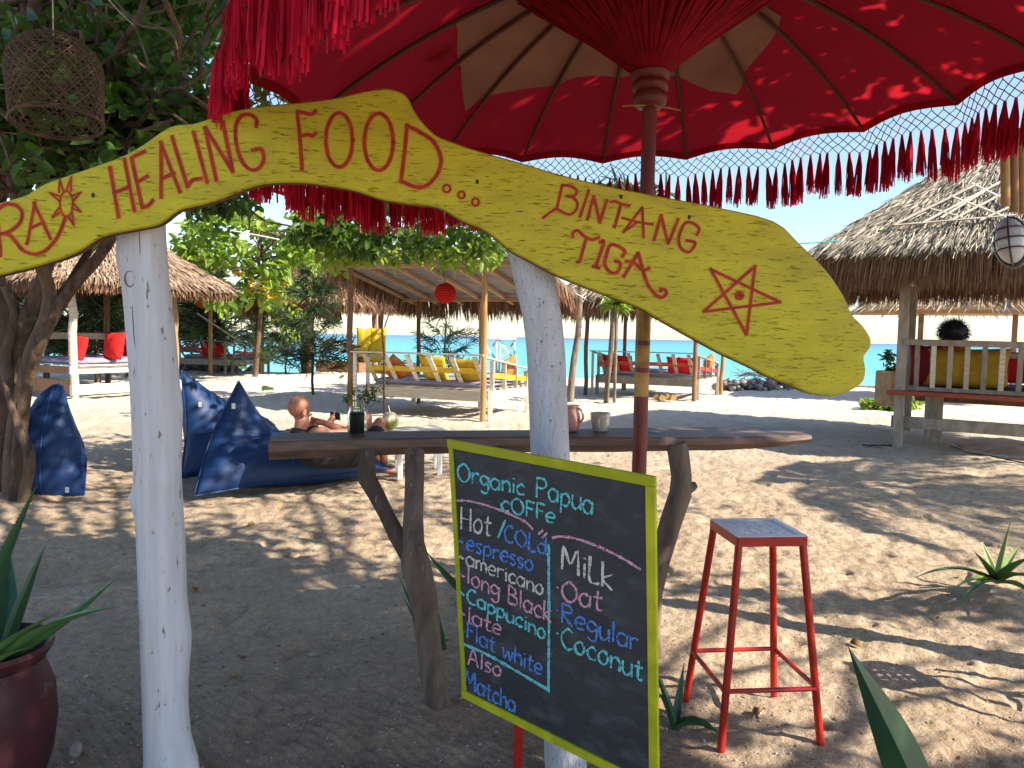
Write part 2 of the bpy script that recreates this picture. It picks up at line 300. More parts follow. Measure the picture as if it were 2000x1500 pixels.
    mu = N.new('ShaderNodeMath'); mu.operation = 'MULTIPLY'; L.new(mr.outputs[0], mu.inputs[0]); L.new(mr2.outputs[0], mu.inputs[1])
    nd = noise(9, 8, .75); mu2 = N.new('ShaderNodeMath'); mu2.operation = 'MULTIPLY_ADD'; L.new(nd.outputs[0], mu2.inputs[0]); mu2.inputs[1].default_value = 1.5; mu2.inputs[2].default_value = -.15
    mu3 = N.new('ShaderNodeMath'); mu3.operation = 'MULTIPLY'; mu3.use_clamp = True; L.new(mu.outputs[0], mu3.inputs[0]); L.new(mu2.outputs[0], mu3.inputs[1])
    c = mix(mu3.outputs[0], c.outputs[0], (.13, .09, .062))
    L.new(c.outputs[0], b.inputs['Base Color'])
    bp = N.new('ShaderNodeBump'); bp.inputs['Strength'].default_value = .75; bp.inputs['Distance'].default_value = .012; L.new(noise(70, 6, .75).outputs[0], bp.inputs['Height'])
    bp2 = N.new('ShaderNodeBump'); bp2.inputs['Strength'].default_value = .6; bp2.inputs['Distance'].default_value = .06; L.new(noise(9, 5, .6).outputs[0], bp2.inputs['Height']); L.new(bp.outputs[0], bp2.inputs['Normal'])
    L.new(bp2.outputs[0], b.inputs['Normal'])
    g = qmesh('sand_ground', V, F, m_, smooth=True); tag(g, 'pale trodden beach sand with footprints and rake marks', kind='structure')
build_ground()
def build_sea():
    m_ = bpy.data.materials.new('sea_water'); m_.use_nodes = True; t = m_.node_tree; N = t.nodes; L = t.links; b = N['Principled BSDF']
    b.inputs['Roughness'].default_value = .28; b.inputs['Specular IOR Level'].default_value = .25
    tc = N.new('ShaderNodeTexCoord'); sp = N.new('ShaderNodeSeparateXYZ'); L.new(tc.outputs['Object'], sp.inputs[0])
    mr = N.new('ShaderNodeMapRange'); L.new(sp.outputs['Y'], mr.inputs[0]); mr.inputs[1].default_value = 35; mr.inputs[2].default_value = 1100
    cr = N.new('ShaderNodeValToRGB'); L.new(mr.outputs[0], cr.inputs[0]); e = cr.color_ramp.elements
    e[0].position = 0; e[0].color = (.16, .50, .50, 1); e[1].position = .03; e[1].color = (.07, .42, .50, 1)
    for p, c in ((.12, (.045, .34, .47)), (.35, (.03, .24, .38)), (1., (.015, .11, .24))): q = e.new(p); q.color = (*c, 1)
    mp = N.new('ShaderNodeMapping'); mp.inputs['Scale'].default_value = (.35, 1.3, 1); L.new(tc.outputs['Object'], mp.inputs[0])
    n = N.new('ShaderNodeTexNoise'); n.inputs['Scale'].default_value = .8; n.inputs['Detail'].default_value = 8; n.inputs['Roughness'].default_value = .65; L.new(mp.outputs[0], n.inputs['Vector'])
    bp = N.new('ShaderNodeBump'); bp.inputs['Strength'].default_value = .6; bp.inputs['Distance'].default_value = .3; L.new(n.outputs[0], bp.inputs['Height']); L.new(bp.outputs[0], b.inputs['Normal'])
    r2 = N.new('ShaderNodeValToRGB'); L.new(n.outputs[0], r2.inputs[0]); r2.color_ramp.elements[0].position = .35; r2.color_ramp.elements[0].color = (.72, .82, .86, 1); r2.color_ramp.elements[1].position = .62; r2.color_ramp.elements[1].color = (1.15, 1.1, 1.08, 1)
    mx = N.new('ShaderNodeMixRGB'); mx.blend_type = 'MULTIPLY'; mx.inputs[0].default_value = 1; L.new(cr.outputs[0], mx.inputs[1]); L.new(r2.outputs[0], mx.inputs[2]); L.new(mx.outputs[0], b.inputs['Base Color'])
    V = np.array([[-9000, 26, SEA_Z], [9000, 26, SEA_Z], [9000, 15000, SEA_Z], [-9000, 15000, SEA_Z]], float)
    tag(qmesh('sea', V, [[0, 1, 2, 3]], m_), 'turquoise sea out to the horizon', kind='structure')
build_sea()

# ------------------------------------------------------------------ foliage
def leaf_arrays(C, D, L, Wd, up=None, fold=.25, curl=.2):
    """C base points, D directions, L lengths, Wd widths -> verts (n*6), faces (n*4 quads... as tris)"""
    n = len(C); D = D/np.linalg.norm(D, axis=1)[:, None]
    if up is None: up = RNG.normal(size=(n, 3))*.7+np.array([0, 0, 1.])
    s = np.cross(D, up); s /= np.linalg.norm(s, axis=1)[:, None]+1e-9; u = np.cross(s, D)
    L = L[:, None]; Wd = Wd[:, None]
    tip = C+D*L-u*L*curl
    r1 = C+D*L*.3+s*Wd*.45+u*Wd*fold; r2 = C+D*L*.72+s*Wd*.42+u*(Wd*fold*.8-L*curl*.5)
    l1 = C+D*L*.3-s*Wd*.45+u*Wd*fold; l2 = C+D*L*.72-s*Wd*.42+u*(Wd*fold*.8-L*curl*.5)
    V = np.stack([C, r1, r2, tip, l2, l1], 1).reshape(-1, 3); k = np.arange(n)[:, None]*6
    F = np.concatenate([k+np.array([[0, 1, 2, 3]]), k+np.array([[0, 3, 4, 5]])], 0)
    return V, F
def leaves(name, C, size, mat, parent, flat=.6, aspect=.62, jitter=.35, droop=.2, outd=None):
    n = len(C); D = RNG.normal(size=(n, 3)); D[:, 2] = D[:, 2]*(1-flat)-droop
    if outd is not None: D += outd
    L = size*(1+RNG.uniform(-jitter, jitter, n)); up = RNG.normal(size=(n, 3))*.55+np.array([0, 0, 1.])
    V, F = leaf_arrays(C, D, L, L*aspect, up); var = np.repeat(RNG.random(n), 6)
    o = qmesh(name, V, F, mat, parent, var=var); o['kind'] = 'stuff'; return o
def single_leaves(C, D, size, mat, parent, aspect=.65):
    """large leaves, each an object sharing three meshes"""
    ms = []
    for k in range(4):
        V, F = leaf_arrays(np.zeros((1, 3)), np.array([[0, 1., 0]]), np.array([1.]), np.array([aspect]), np.array([[0, 0, 1.]]), fold=.12+.1*k, curl=.05+.09*k)
        o = qmesh('leaf', V, F, mat, parent, var=np.full(6, k/3.)); ms.append(o.data); bpy.data.objects.remove(o)
    for c, d in zip(C, D):
        o = bpy.data.objects.new('leaf', random.choice(ms)); COL.objects.link(o); o.parent = parent
        o.location = (np.array(c)-ORG[parent.name]).tolist()
        q = Vector(d).to_track_quat('Y', 'Z'); o.rotation_euler = (q.to_matrix() @ Euler((0, random.uniform(-.7, .7), 0)).to_matrix()).to_euler()
        o.scale = [size*random.uniform(.7, 1.25)]*3
def wob(p0, p1, n=6, a=.1, sag=0.):
    p0 = np.array(p0, float); p1 = np.array(p1, float); t = np.linspace(0, 1, n)[:, None]; P = p0+(p1-p0)*t
    P[1:-1] += RNG.normal(size=(n-2, 3))*a; P[:, 2] += sag*np.sin(t[:, 0]*math.pi); return P
def clusters(centers, radii, per):
    C = []
    for c, r in zip(centers, radii):
        d = RNG.normal(size=(per, 3)); d /= np.linalg.norm(d, axis=1)[:, None]; rr = RNG.random(per)**.5
        C.append(np.array(c)+d*rr[:, None]*np.array(r))
    return np.concatenate(C)

# ------------------------------------------------------------------ yellow sign
SIGN_P = at(330, 600, 2.235); SIGN_Q = at(1085, 600, 2.345); _d = SIGN_Q-SIGN_P; SIGN_N = np.cross([_d[0], _d[1], 0], [0, 0, 1.]); SIGN_N /= np.linalg.norm(SIGN_N)
if SIGN_N[1] > 0: SIGN_N = -SIGN_N
def sgn(p, off=0.): return onplane(p[0], p[1], SIGN_P, SIGN_N)+SIGN_N*off
def smooth_poly(P, k=3):
    P = [np.array(p, float) for p in P]; n = len(P); out = []
    for i in range(n):
        a, b, c, d = P[i-1], P[i], P[(i+1) % n], P[(i+2) % n]
        for j in range(k):
            t = j/k; out.append(.5*((2*b)+(-a+c)*t+(2*a-5*b+4*c-d)*t*t+(-a+3*b-3*c+d)*t**3))
    return out
def build_sign():
    top = [(-130, 450), (-60, 418), (0, 397), (52, 381), (87, 360), (140, 341), (210, 317), (245, 303), (280, 283), (325, 252), (350, 244), (378, 242), (420, 229), (455, 217), (525, 206), (581, 201), (655, 192), (732, 175), (767, 175), (795, 189), (812, 222), (848, 262), (890, 280), (942, 297), (1030, 322), (1100, 343), (1180, 362), (1260, 378), (1400, 405), (1510, 432), (1560, 475), (1610, 525), (1645, 575), (1664, 615), (1685, 637), (1700, 662), (1698, 680), (1687, 697), (1690, 722), (1685, 745), (1662, 762), (1635, 772), (1612, 774)]
    bot = [(1582, 769), (1550, 756), (1500, 736), (1470, 720), (1410, 692), (1360, 665), (1315, 640), (1275, 617), (1245, 600), (1145, 562), (1085, 537), (1040, 513), (1000, 492), (970, 467), (940, 447), (907, 434), (855, 406), (802, 399), (750, 391), (697, 374), (638, 363), (582, 357), (515, 360), (470, 374), (435, 388), (390, 402), (350, 411), (315, 437), (280, 446), (231, 455), (196, 465), (157, 490), (126, 504), (70, 521), (0, 538), (-70, 552), (-140, 545), (-160, 500)]
    P = smooth_poly(top+bot, 3)
    root = thing('sign_board', 'long wavy yellow wooden sign with carved red lettering nailed across two white posts', 'sign', sgn((1000, 450)))
    n = len(P); T = .032
    import mathutils
    Vf = [sgn(p) for p in P]; Vi = []
    cx = np.mean(P, axis=0)
    # inset front for a rounded arris
    P2 = []
    for i in range(n):
        t = P[(i+1) % n]-P[i-1]; t /= np.linalg.norm(t)+1e-9; nn = np.array([-t[1], t[0]]); P2.append(P[i]+nn*3.2)
    Vi = [sgn(p, .006) for p in P2]; Vb = [sgn(p, -T) for p in P]
    tris = mathutils.geometry.tessellate_polygon([[Vector((p[0], -p[1], 0)) for p in P2]])
    mb = MB(); V = Vi+Vf+Vb; F = []
    mi = []
    for a, b, c in tris: F.append((a, b, c)); mi.append(0)
    for i in range(n):
        j = (i+1) % n; F.append((i, j, n+j, n+i)); mi.append(0)
        F.append((n+i, n+j, 2*n+j, 2*n+i)); mi.append(1)
    for a, b, c in tris: F.append((2*n+c, 2*n+b, 2*n+a)); mi.append(1)
    mb.add(V, F, .5); mb.mi = mi
    o = mb.build('plank', [MT['yellow'], MT['sign_edge']], root, smooth=True)
    import bmesh
    bm = bmesh.new(); bm.from_mesh(o.data); bmesh.ops.recalc_face_normals(bm, faces=bm.faces); bm.to_mesh(o.data); bm.free()
    z1 = lambda *q: [(x*.35, y*.35) for x, y in q]
    z2 = lambda *q: [(400+x*.35, y*.35) for x, y in q]
    z3 = lambda *q: [(1040+x*.18, 340+y*.18) for x, y in q]
    z4 = lambda *q: [(1060+x/4, 500+y/4) for x, y in q]
    def ell(cx, cy, rx, ry, rot=0, n=20): return [(cx+rx*math.cos(a)*math.cos(rot)-ry*math.sin(a)*math.sin(rot), cy+rx*math.cos(a)*math.sin(rot)+ry*math.sin(a)*math.cos(rot)) for a in np.linspace(0, 2*math.pi, n)]
    def sm(q, k=5):
        q = [np.array(p, float) for p in q]
        if len(q) < 3: return q
        e = [2*q[0]-q[1]]+q+[2*q[-1]-q[-2]]; out = []
        for i in range(1, len(e)-2):
            a, b, c, d = e[i-1:i+3]
            for j in range(k):
                t = j/k; out.append(.5*((2*b)+(-a+c)*t+(2*a-5*b+4*c-d)*t*t+(-a+3*b-3*c+d)*t**3))
        return out+[q[-1]]
    G = []  # (letter strokes, width)
    G.append(([z1((-12, 1180), (0, 1300), (12, 1430)), z1((-10, 1175), (40, 1142), (100, 1150), (132, 1190), (122, 1240), (85, 1278), (40, 1302), (18, 1306)), z1((18, 1306), (60, 1312), (95, 1350), (140, 1400), (200, 1420), (260, 1400), (310, 1350), (345, 1290), (372, 1215))], 8, 1))
    G.append(([z1((155, 1365), (165, 1335), (203, 1130)), z1((195, 1132), (290, 1335)), z1((180, 1275), (255, 1240))], 7, 0))
    sun = [z1(*ell(378, 1140, 36, 70, 0))]
    for a, b in (((350, 1075), (340, 1005)), ((390, 1066), (405, 990)), ((345, 1112), (285, 1078)), ((412, 1108), (460, 1075)), ((414, 1152), (460, 1185)), ((345, 1172), (300, 1215)), ((398, 1200), (420, 1260))):
        dx, dy = b[0]-a[0], b[1]-a[1]; l = math.hypot(dx, dy); nx, ny = -dy/l*13, dx/l*13
        sun += [z1((a[0]+nx, a[1]+ny), b), z1((a[0]-nx, a[1]-ny), b)]
    G.append((sun, 4.2, 0))
    for st in ([((620, 935), (668, 1215)), ((700, 890), (757, 1180)), ((640, 1080), (730, 1045))], [((740, 885), (800, 1160)), ((740, 885), (770, 868), (815, 848)), ((770, 1020), (830, 985)), ((800, 1160), (832, 1150), (860, 1120))],
               [((905, 1105), (905, 800)), ((900, 795), (1010, 1075)), ((905, 1000), (978, 968))], [((965, 765), (1050, 1045)), ((1050, 1045), (1080, 1008), (1130, 1000))], [((1085, 740), (1160, 1020))],
               [((1148, 715), (1212, 1010)), ((1150, 717), (1303, 962)), ((1303, 962), (1248, 685))],
               [((1433, 712), (1435, 672), (1400, 645), (1350, 652), (1320, 710), (1322, 800), (1350, 895), (1400, 950), (1450, 940), (1475, 890), (1462, 838), (1410, 842))],
               [((1688, 950), (1678, 790), (1662, 632)), ((1660, 627), (1700, 634), (1740, 642), (1765, 622)), ((1675, 762), (1720, 755), (1745, 762), (1765, 747))]):
        G.append(([z1(*q) for q in st], 8.5, 0))
    G.append(([z1(*ell(1895, 785, 74, 150))], 8.5, 0)); G.append(([z2(*ell(972, 795, 80, 158))], 8.5, 0))
    G.append(([z2((1130, 700), (1115, 860), (1095, 1015)), z2((1126, 706), (1200, 740), (1280, 800), (1318, 890), (1300, 970), (1250, 1030), (1190, 1048), (1095, 1015))], 9, 0))
    for c, r in (((1350, 1055), 20), ((1432, 1090), 18), ((1510, 1130), 19)): G.append(([z2(*ell(*c, r, r*1.05, n=14))], 5, 0))
    for st, w in (([((320, 125), (290, 250), (260, 382)), ((320, 125), (400, 135), (465, 170), (475, 212), (430, 250), (365, 245)), ((430, 252), (480, 310), (475, 380), (430, 430), (370, 440), (262, 387), (205, 408), (110, 480))], 6),
                  ([((600, 205), (510, 470)), ((603, 178), (607, 186))], 6.5), ([((592, 500), (660, 240)), ((660, 240), (725, 530)), ((725, 530), (803, 285))], 6.5),
                  ([((845, 308), (890, 300), (960, 330), (1045, 350)), ((955, 332), (885, 580))], 6.5), ([((980, 635), (1185, 365)), ((1185, 365), (1200, 695)), ((970, 480), (1130, 522), (1300, 552)), ((980, 630), (1060, 580), (1130, 525))], 5.5),
                  ([((1312, 720), (1390, 450)), ((1390, 450), (1465, 760)), ((1465, 760), (1572, 495))], 6.5),
                  ([((1775, 665), (1800, 600), (1740, 540), (1660, 530), (1610, 600), (1580, 700), (1600, 800), (1680, 850), (1740, 800), (1752, 742), (1660, 725))], 6.5),
                  ([((435, 690), (435, 640), (490, 620), (560, 680), (640, 715), (715, 690)), ((582, 695), (545, 820), (510, 945), (475, 955))], 7),
                  ([((725, 745), (768, 745), (680, 1012)), ((652, 1003), (720, 1022))], 7.5), ([((970, 900), (995, 840), (920, 782), (840, 775), (800, 870), (780, 980), (830, 1060), (900, 1075), (945, 1020), (940, 960), (890, 945))], 7.5),
                  ([((985, 1115), (1140, 860)), ((1140, 860), (1180, 1000), (1235, 1180), (1310, 1290), (1380, 1340), (1440, 1310), (1438, 1262), (1395, 1250), (1380, 1275)), ((1010, 950), (1090, 960), (1190, 1042), (1262, 1020))], 7.5)):
        G.append(([z3(*q) for q in st], w, 0))
    pts = [(1305, 105), (1850, 362), (1250, 435), (1652, 82), (1585, 615)]
    st = [z4(pts[i], pts[(i+1) % 5]) for i in range(5)]+[z4(*ell(1530, 310, 26, 26, n=8)), z4(*ell(1530, 310, 9, 9, n=8))]
    G.append((st, 6.5, 0))
    for strokes, w, _ in G:
        red = MB(); pk = MB()
        lvl = 0.
        for q in strokes:
            q = sm(q) if len(q) > 2 else [np.array(q[0], float)+(np.array(q[1], float)-np.array(q[0], float))*t for t in np.linspace(0, 1, 6)]
            q = np.array(q); q = q+RNG.normal(size=q.shape)*.12
            for mb_, ww, off in ((pk, w*1.5, .0072+lvl), (red, w, .0086+lvl)):
                T_ = np.gradient(q, axis=0); T_ /= np.linalg.norm(T_, axis=1)[:, None]+1e-9; N_ = np.stack([-T_[:, 1], T_[:, 0]], 1)
                wv = ww*.40*(1+.05*RNG.normal(size=len(q)))[:, None]
                q2 = q.copy(); q2[0] -= T_[0]*ww*.25; q2[-1] += T_[-1]*ww*.25
                A = q2+N_*wv; B = q2-N_*wv
                V = []
                for a, b in zip(A, B): V += [sgn(a, off), sgn(b, off)]
                # small sides so the stroke is not paper thin
                k = len(q); V2 = V+[v-SIGN_N*.0012 for v in V]
                F = [(2*i, 2*i+1, 2*i+3, 2*i+2) for i in range(k-1)]
                F += [(2*i, 2*i+2, 2*k+2*i+2, 2*k+2*i) for i in range(k-1)]+[(2*i+1, 2*k+2*i+1, 2*k+2*i+3, 2*i+3) for i in range(k-1)]
                mb_.add(V2, F, .5)
            lvl += .00012
        ol = pk.build('letter_outline', MT['pink_edge'], root, smooth=False); red.build('letter', MT['red_letter'], root, smooth=False)
    for p in ((184, 382), (932, 356), (1212, 385), (1345, 425)):
        k = MB(); k.ball(sgn(p, .0065), (.0055, .0075, .0025), 10, 5, SIGN_N); k.build('nail_knot', MT['black'], root)
build_sign()

# ------------------------------------------------------------------ white posts
def trunk_mesh(mb, P, R, n=20, knots=()):
    P = np.array(P, float); ts = np.linspace(0, len(P)-1, 60); idx = np.arange(len(P))
    Q = np.stack([np.interp(ts, idx, P[:, k]) for k in range(3)], 1); Rr = np.interp(ts, idx, R)
    ker = np.ones(5)/5
    for k in range(2):
        q = np.convolve(np.pad(Q[:, k], 2, 'edge'), ker, 'valid'); Q[:, k] = q
    V = []
    for i in range(60):
        for k in range(n):
            a = 2*math.pi*k/n; r = Rr[i]*(1+.05*(vnoise(np.array(k*.45+9), np.array(i*.25), 31)-.5))
            for (kt, ka, kr, kw) in knots:
                da = abs((a-ka+math.pi) % (2*math.pi)-math.pi); r += kr*math.exp(-((da/.42)**2+((i/59-kt)/kw)**2))
            V.append(Q[i]+np.array([math.cos(a), math.sin(a), 0])*r)
    F = [(i*n+k, i*n+(k+1) % n, (i+1)*n+(k+1) % n, (i+1)*n+k) for i in range(59) for k in range(n)]+[tuple(range(59*n, 60*n))]
    mb.add(V, F, .5)
Y0 = 2.35
def post_path(spec, Y0, dy=0):
    P = []; R = []
    for xl, xr, y in spec:
        c = at((xl+xr)/2, y, Y0+dy*(y-900)/600); P.append(c); R.append((xr-xl)/2*Y0/FPX)
    return P, R
spec = [(284, 388, 1560), (284, 384, 1485), (282, 372, 1440), (280, 366, 1370), (277, 368, 1250), (274, 362, 1150), (270, 360, 1050), (264, 352, 960), (263, 351, 900), (260, 350, 820), (256, 347, 740), (250, 340, 650), (244, 330, 570), (236, 322, 500), (233, 318, 430), (232, 317, 400)]
P, R = post_path(spec, Y0); mb = MB()
trunk_mesh(mb, P, R, knots=[(.455, math.pi, .026, .016), (.50, -.6, .010, .014), (.27, .0, .012, .03), (.62, 0, .012, .035), (.03, 0, .012, .03), (.86, -2.2, .013, .028), (.50, -.9, .006, .015)])
t = thing('white_post', 'left white painted crooked log post holding the yellow sign', 'post', P[0]*np.array([1, 1, 0]))
mb.build('log', MT['white_post'], t, smooth='all')
for cr_ in ([(247, 458), (250, 490), (255, 522)], [(280, 600), (284, 660), (292, 740), (297, 800), (302, 826), (306, 875)], [(292, 455), (294, 520), (297, 560)], [(318, 1220), (324, 1300), (330, 1393), (336, 1450), (348, 1510)], [(300, 900), (302, 980), (306, 1060)]):
    k = MB(); pts_ = [at(x, y, 2.35) for x, y in cr_]; ctr = [np.array([np.interp(-p[2], [-q[2] for q in P], [q[i] for q in P]) for i in (0, 1)]) for p in pts_]; rad = [np.interp(-p[2], [-q[2] for q in P], R) for p in pts_]
    pts_ = [np.array([p[0], c_[1]-math.sqrt(max(r_*r_-(p[0]-c_[0])**2, 1e-6))-.0006, p[2]]) for p, c_, r_ in zip(pts_, ctr, rad)]
    k.tube(pts_, [.0008]+[.0024]*(len(pts_)-2)+[.0008], 5); k.build('crack', MT['bark'], t)
k = MB(); c = at(255, 545, 2.285); k.tube([c+np.array([math.cos(a)*.016, -.004, math.sin(a)*.024]) for a in np.linspace(0, 2*math.pi, 14)], .0022, 5); k.build('knot_ring', MT['bark_pale'], t)
spec = [(1062, 1152, 1600), (1063, 1150, 1540), (1064, 1148, 1470), (1052, 1134, 1200), (1042, 1118, 1000), (1036, 1113, 890), (1034, 1110, 800), (1031, 1106, 740), (1028, 1103, 680), (1020, 1098, 620), (1010, 1090, 575), (1000, 1080, 530), (992, 1072, 490), (980, 1060, 440), (968, 1050, 380)]
P, R = post_path(spec, 2.46); mb = MB(); trunk_mesh(mb, P, R, knots=[(.45, 2.5, .006, .05), (.8, 0, .006, .04)])
mb.build('white_tree_trunk', MT['white_trunk'], origin=P[0]*np.array([1, 1, 0]), smooth='all')
tag(bpy.data.objects['white_tree_trunk'], 'speckled whitewashed leaning tree trunk behind the chalkboard', 'post')

# ------------------------------------------------------------------ chalkboard
_tl = np.array([-.186, 2.2, 1.193]); _h = np.array([.342, 1.729, 1.179])-_tl; _h /= np.linalg.norm(_h); _v = np.array([-.164, 2.304, .364])-_tl; _v -= _h*np.dot(_v, _h); _v /= np.linalg.norm(_v)
BN = np.cross(_h, _v); BN = BN if BN[1] < 0 else -BN; BP = _tl
def bd(px, py, off=0.): return onplane(px, py, BP, BN)+BN*off
FONT = {
 'a': (.55, [[(.42, .5), (.2, .6), (.02, .35), (.12, .04), (.3, .02), (.45, .25)], [(.46, .6), (.44, .0)]]),
 'b': (.5, [[(.05, 1), (.05, 0)], [(.05, .45), (.25, .6), (.45, .35), (.3, .02), (.05, .05)]]),
 'c': (.48, [[(.42, .5), (.25, .62), (.04, .35), (.15, .04), (.42, .08)]]),
 'd': (.55, [[(.46, 1), (.46, 0)], [(.46, .45), (.25, .6), (.04, .3), (.2, .0), (.46, .15)]]),
 'e': (.52, [[(.06, .32), (.42, .36), (.38, .58), (.2, .62), (.04, .35), (.14, .04), (.42, .08)]]),
 'g': (.52, [[(.42, .5), (.2, .62), (.03, .38), (.18, .12), (.42, .3)], [(.44, .6), (.42, -.15), (.25, -.32), (.05, -.2)]]),
 'h': (.5, [[(.05, 1), (.05, 0)], [(.05, .4), (.25, .6), (.4, .45), (.42, 0)]]),
 'i': (.22, [[(.1, .58), (.1, 0)], [(.1, .76), (.1, .82)]]),
 'k': (.5, [[(.06, 1), (.06, 0)], [(.42, .6), (.08, .3), (.44, .0)]]),
 'l': (.24, [[(.1, 1), (.1, .02)]]),
 'm': (.7, [[(.05, .6), (.05, 0)], [(.05, .4), (.2, .6), (.32, .4), (.33, 0)], [(.33, .4), (.48, .6), (.6, .4), (.62, 0)]]),
 'n': (.5, [[(.05, .6), (.06, 0)], [(.05, .4), (.25, .6), (.4, .42), (.42, 0)]]),
 'o': (.52, [[(.22, .6), (.04, .35), (.12, .04), (.32, .02), (.44, .3), (.34, .58), (.2, .6)]]),
 'p': (.52, [[(.06, .6), (.06, -.32)], [(.06, .5), (.28, .62), (.44, .38), (.3, .06), (.06, .1)]]),
 'r': (.42, [[(.06, .6), (.06, 0)], [(.06, .38), (.2, .58), (.38, .55)]]),
 's': (.42, [[(.36, .55), (.16, .6), (.06, .45), (.32, .2), (.24, .02), (.04, .04)]]),
 't': (.42, [[(.2, .85), (.18, .08), (.38, .04)], [(.02, .55), (.38, .58)]]),
 'u': (.52, [[(.05, .6), (.06, .15), (.22, .0), (.42, .2)], [(.43, .6), (.44, 0)]]),
 'w': (.68, [[(.03, .6), (.15, .02), (.32, .5), (.46, .02), (.62, .6)]]),
 'O': (.72, [[(.34, 1), (.08, .7), (.08, .28), (.34, 0), (.6, .25), (.6, .7), (.34, 1)]]),
 'P': (.6, [[(.08, 1), (.08, 0)], [(.08, .97), (.4, .98), (.52, .74), (.35, .52), (.08, .5)]]),
 'C': (.58, [[(.5, .9), (.3, 1), (.06, .6), (.12, .15), (.35, 0), (.52, .12)]]),
 'F': (.5, [[(.08, 1), (.08, 0)], [(.08, .98), (.46, .94)], [(.08, .55), (.38, .52)]]),
 'H': (.66, [[(.06, 1), (.08, 0)], [(.52, 1), (.54, 0)], [(.07, .5), (.53, .5)]]),
 'L': (.5, [[(.08, 1), (.08, .02), (.45, .02)]]),
 'B': (.6, [[(.08, 1), (.08, 0)], [(.08, 1), (.42, .85), (.38, .58), (.1, .52)], [(.1, .52), (.5, .42), (.46, .08), (.08, 0)]]),
 'A': (.62, [[(.02, 0), (.26, 1), (.54, 0)], [(.12, .4), (.44, .4)]]),
 'M': (.8, [[(.06, 0), (.1, 1), (.36, .35), (.62, 1), (.68, 0)]]),
 'R': (.62, [[(.08, 1), (.08, 0)], [(.08, .98), (.42, .95), (.46, .65), (.1, .52), (.52, 0)]]),
 '~': (.4, [[(.02, .3), (.1, .45), (.22, .32), (.3, .42)]]), '.': (.25, [[(.1, .5), (.13, .58)]]), ' ': (.35, []), '/': (.5, [[(.1, 0), (.4, 1.1)]]),
}
def smooth_line(q, k=4):
    q = [np.array(p, float) for p in q]
    if len(q) < 3: return [q[0]+(q[1]-q[0])*t for t in np.linspace(0, 1, 5)]
    e = [2*q[0]-q[1]]+q+[2*q[-1]-q[-2]]; out = []
    for i in range(1, len(e)-2):
        a, b, c, d = e[i-1:i+3]
        for j in range(k):
            t = j/k; out.append(.5*((2*b)+(-a+c)*t+(2*a-5*b+4*c-d)*t*t+(-a+3*b-3*c+d)*t**3))
    return out+[q[-1]]
CLV = [0]
def chalk_stroke(mb, q, w):
    q = np.array(q); T_ = np.gradient(q, axis=0); T_ /= np.linalg.norm(T_, axis=1)[:, None]+1e-9; N_ = np.stack([-T_[:, 1], T_[:, 0]], 1)
    wv = w/2*(1+.25*RNG.normal(size=len(q)))[:, None]; A = q+N_*wv; B = q-N_*wv; CLV[0] = (CLV[0]+1) % 9; off = .0016+CLV[0]*.00006
    V = []
    for a, b in zip(A, B): V += [bd(*a, off), bd(*b, off)]
    mb.add(V, [(2*i, 2*i+1, 2*i+3, 2*i+2) for i in range(len(q)-1)], .5)
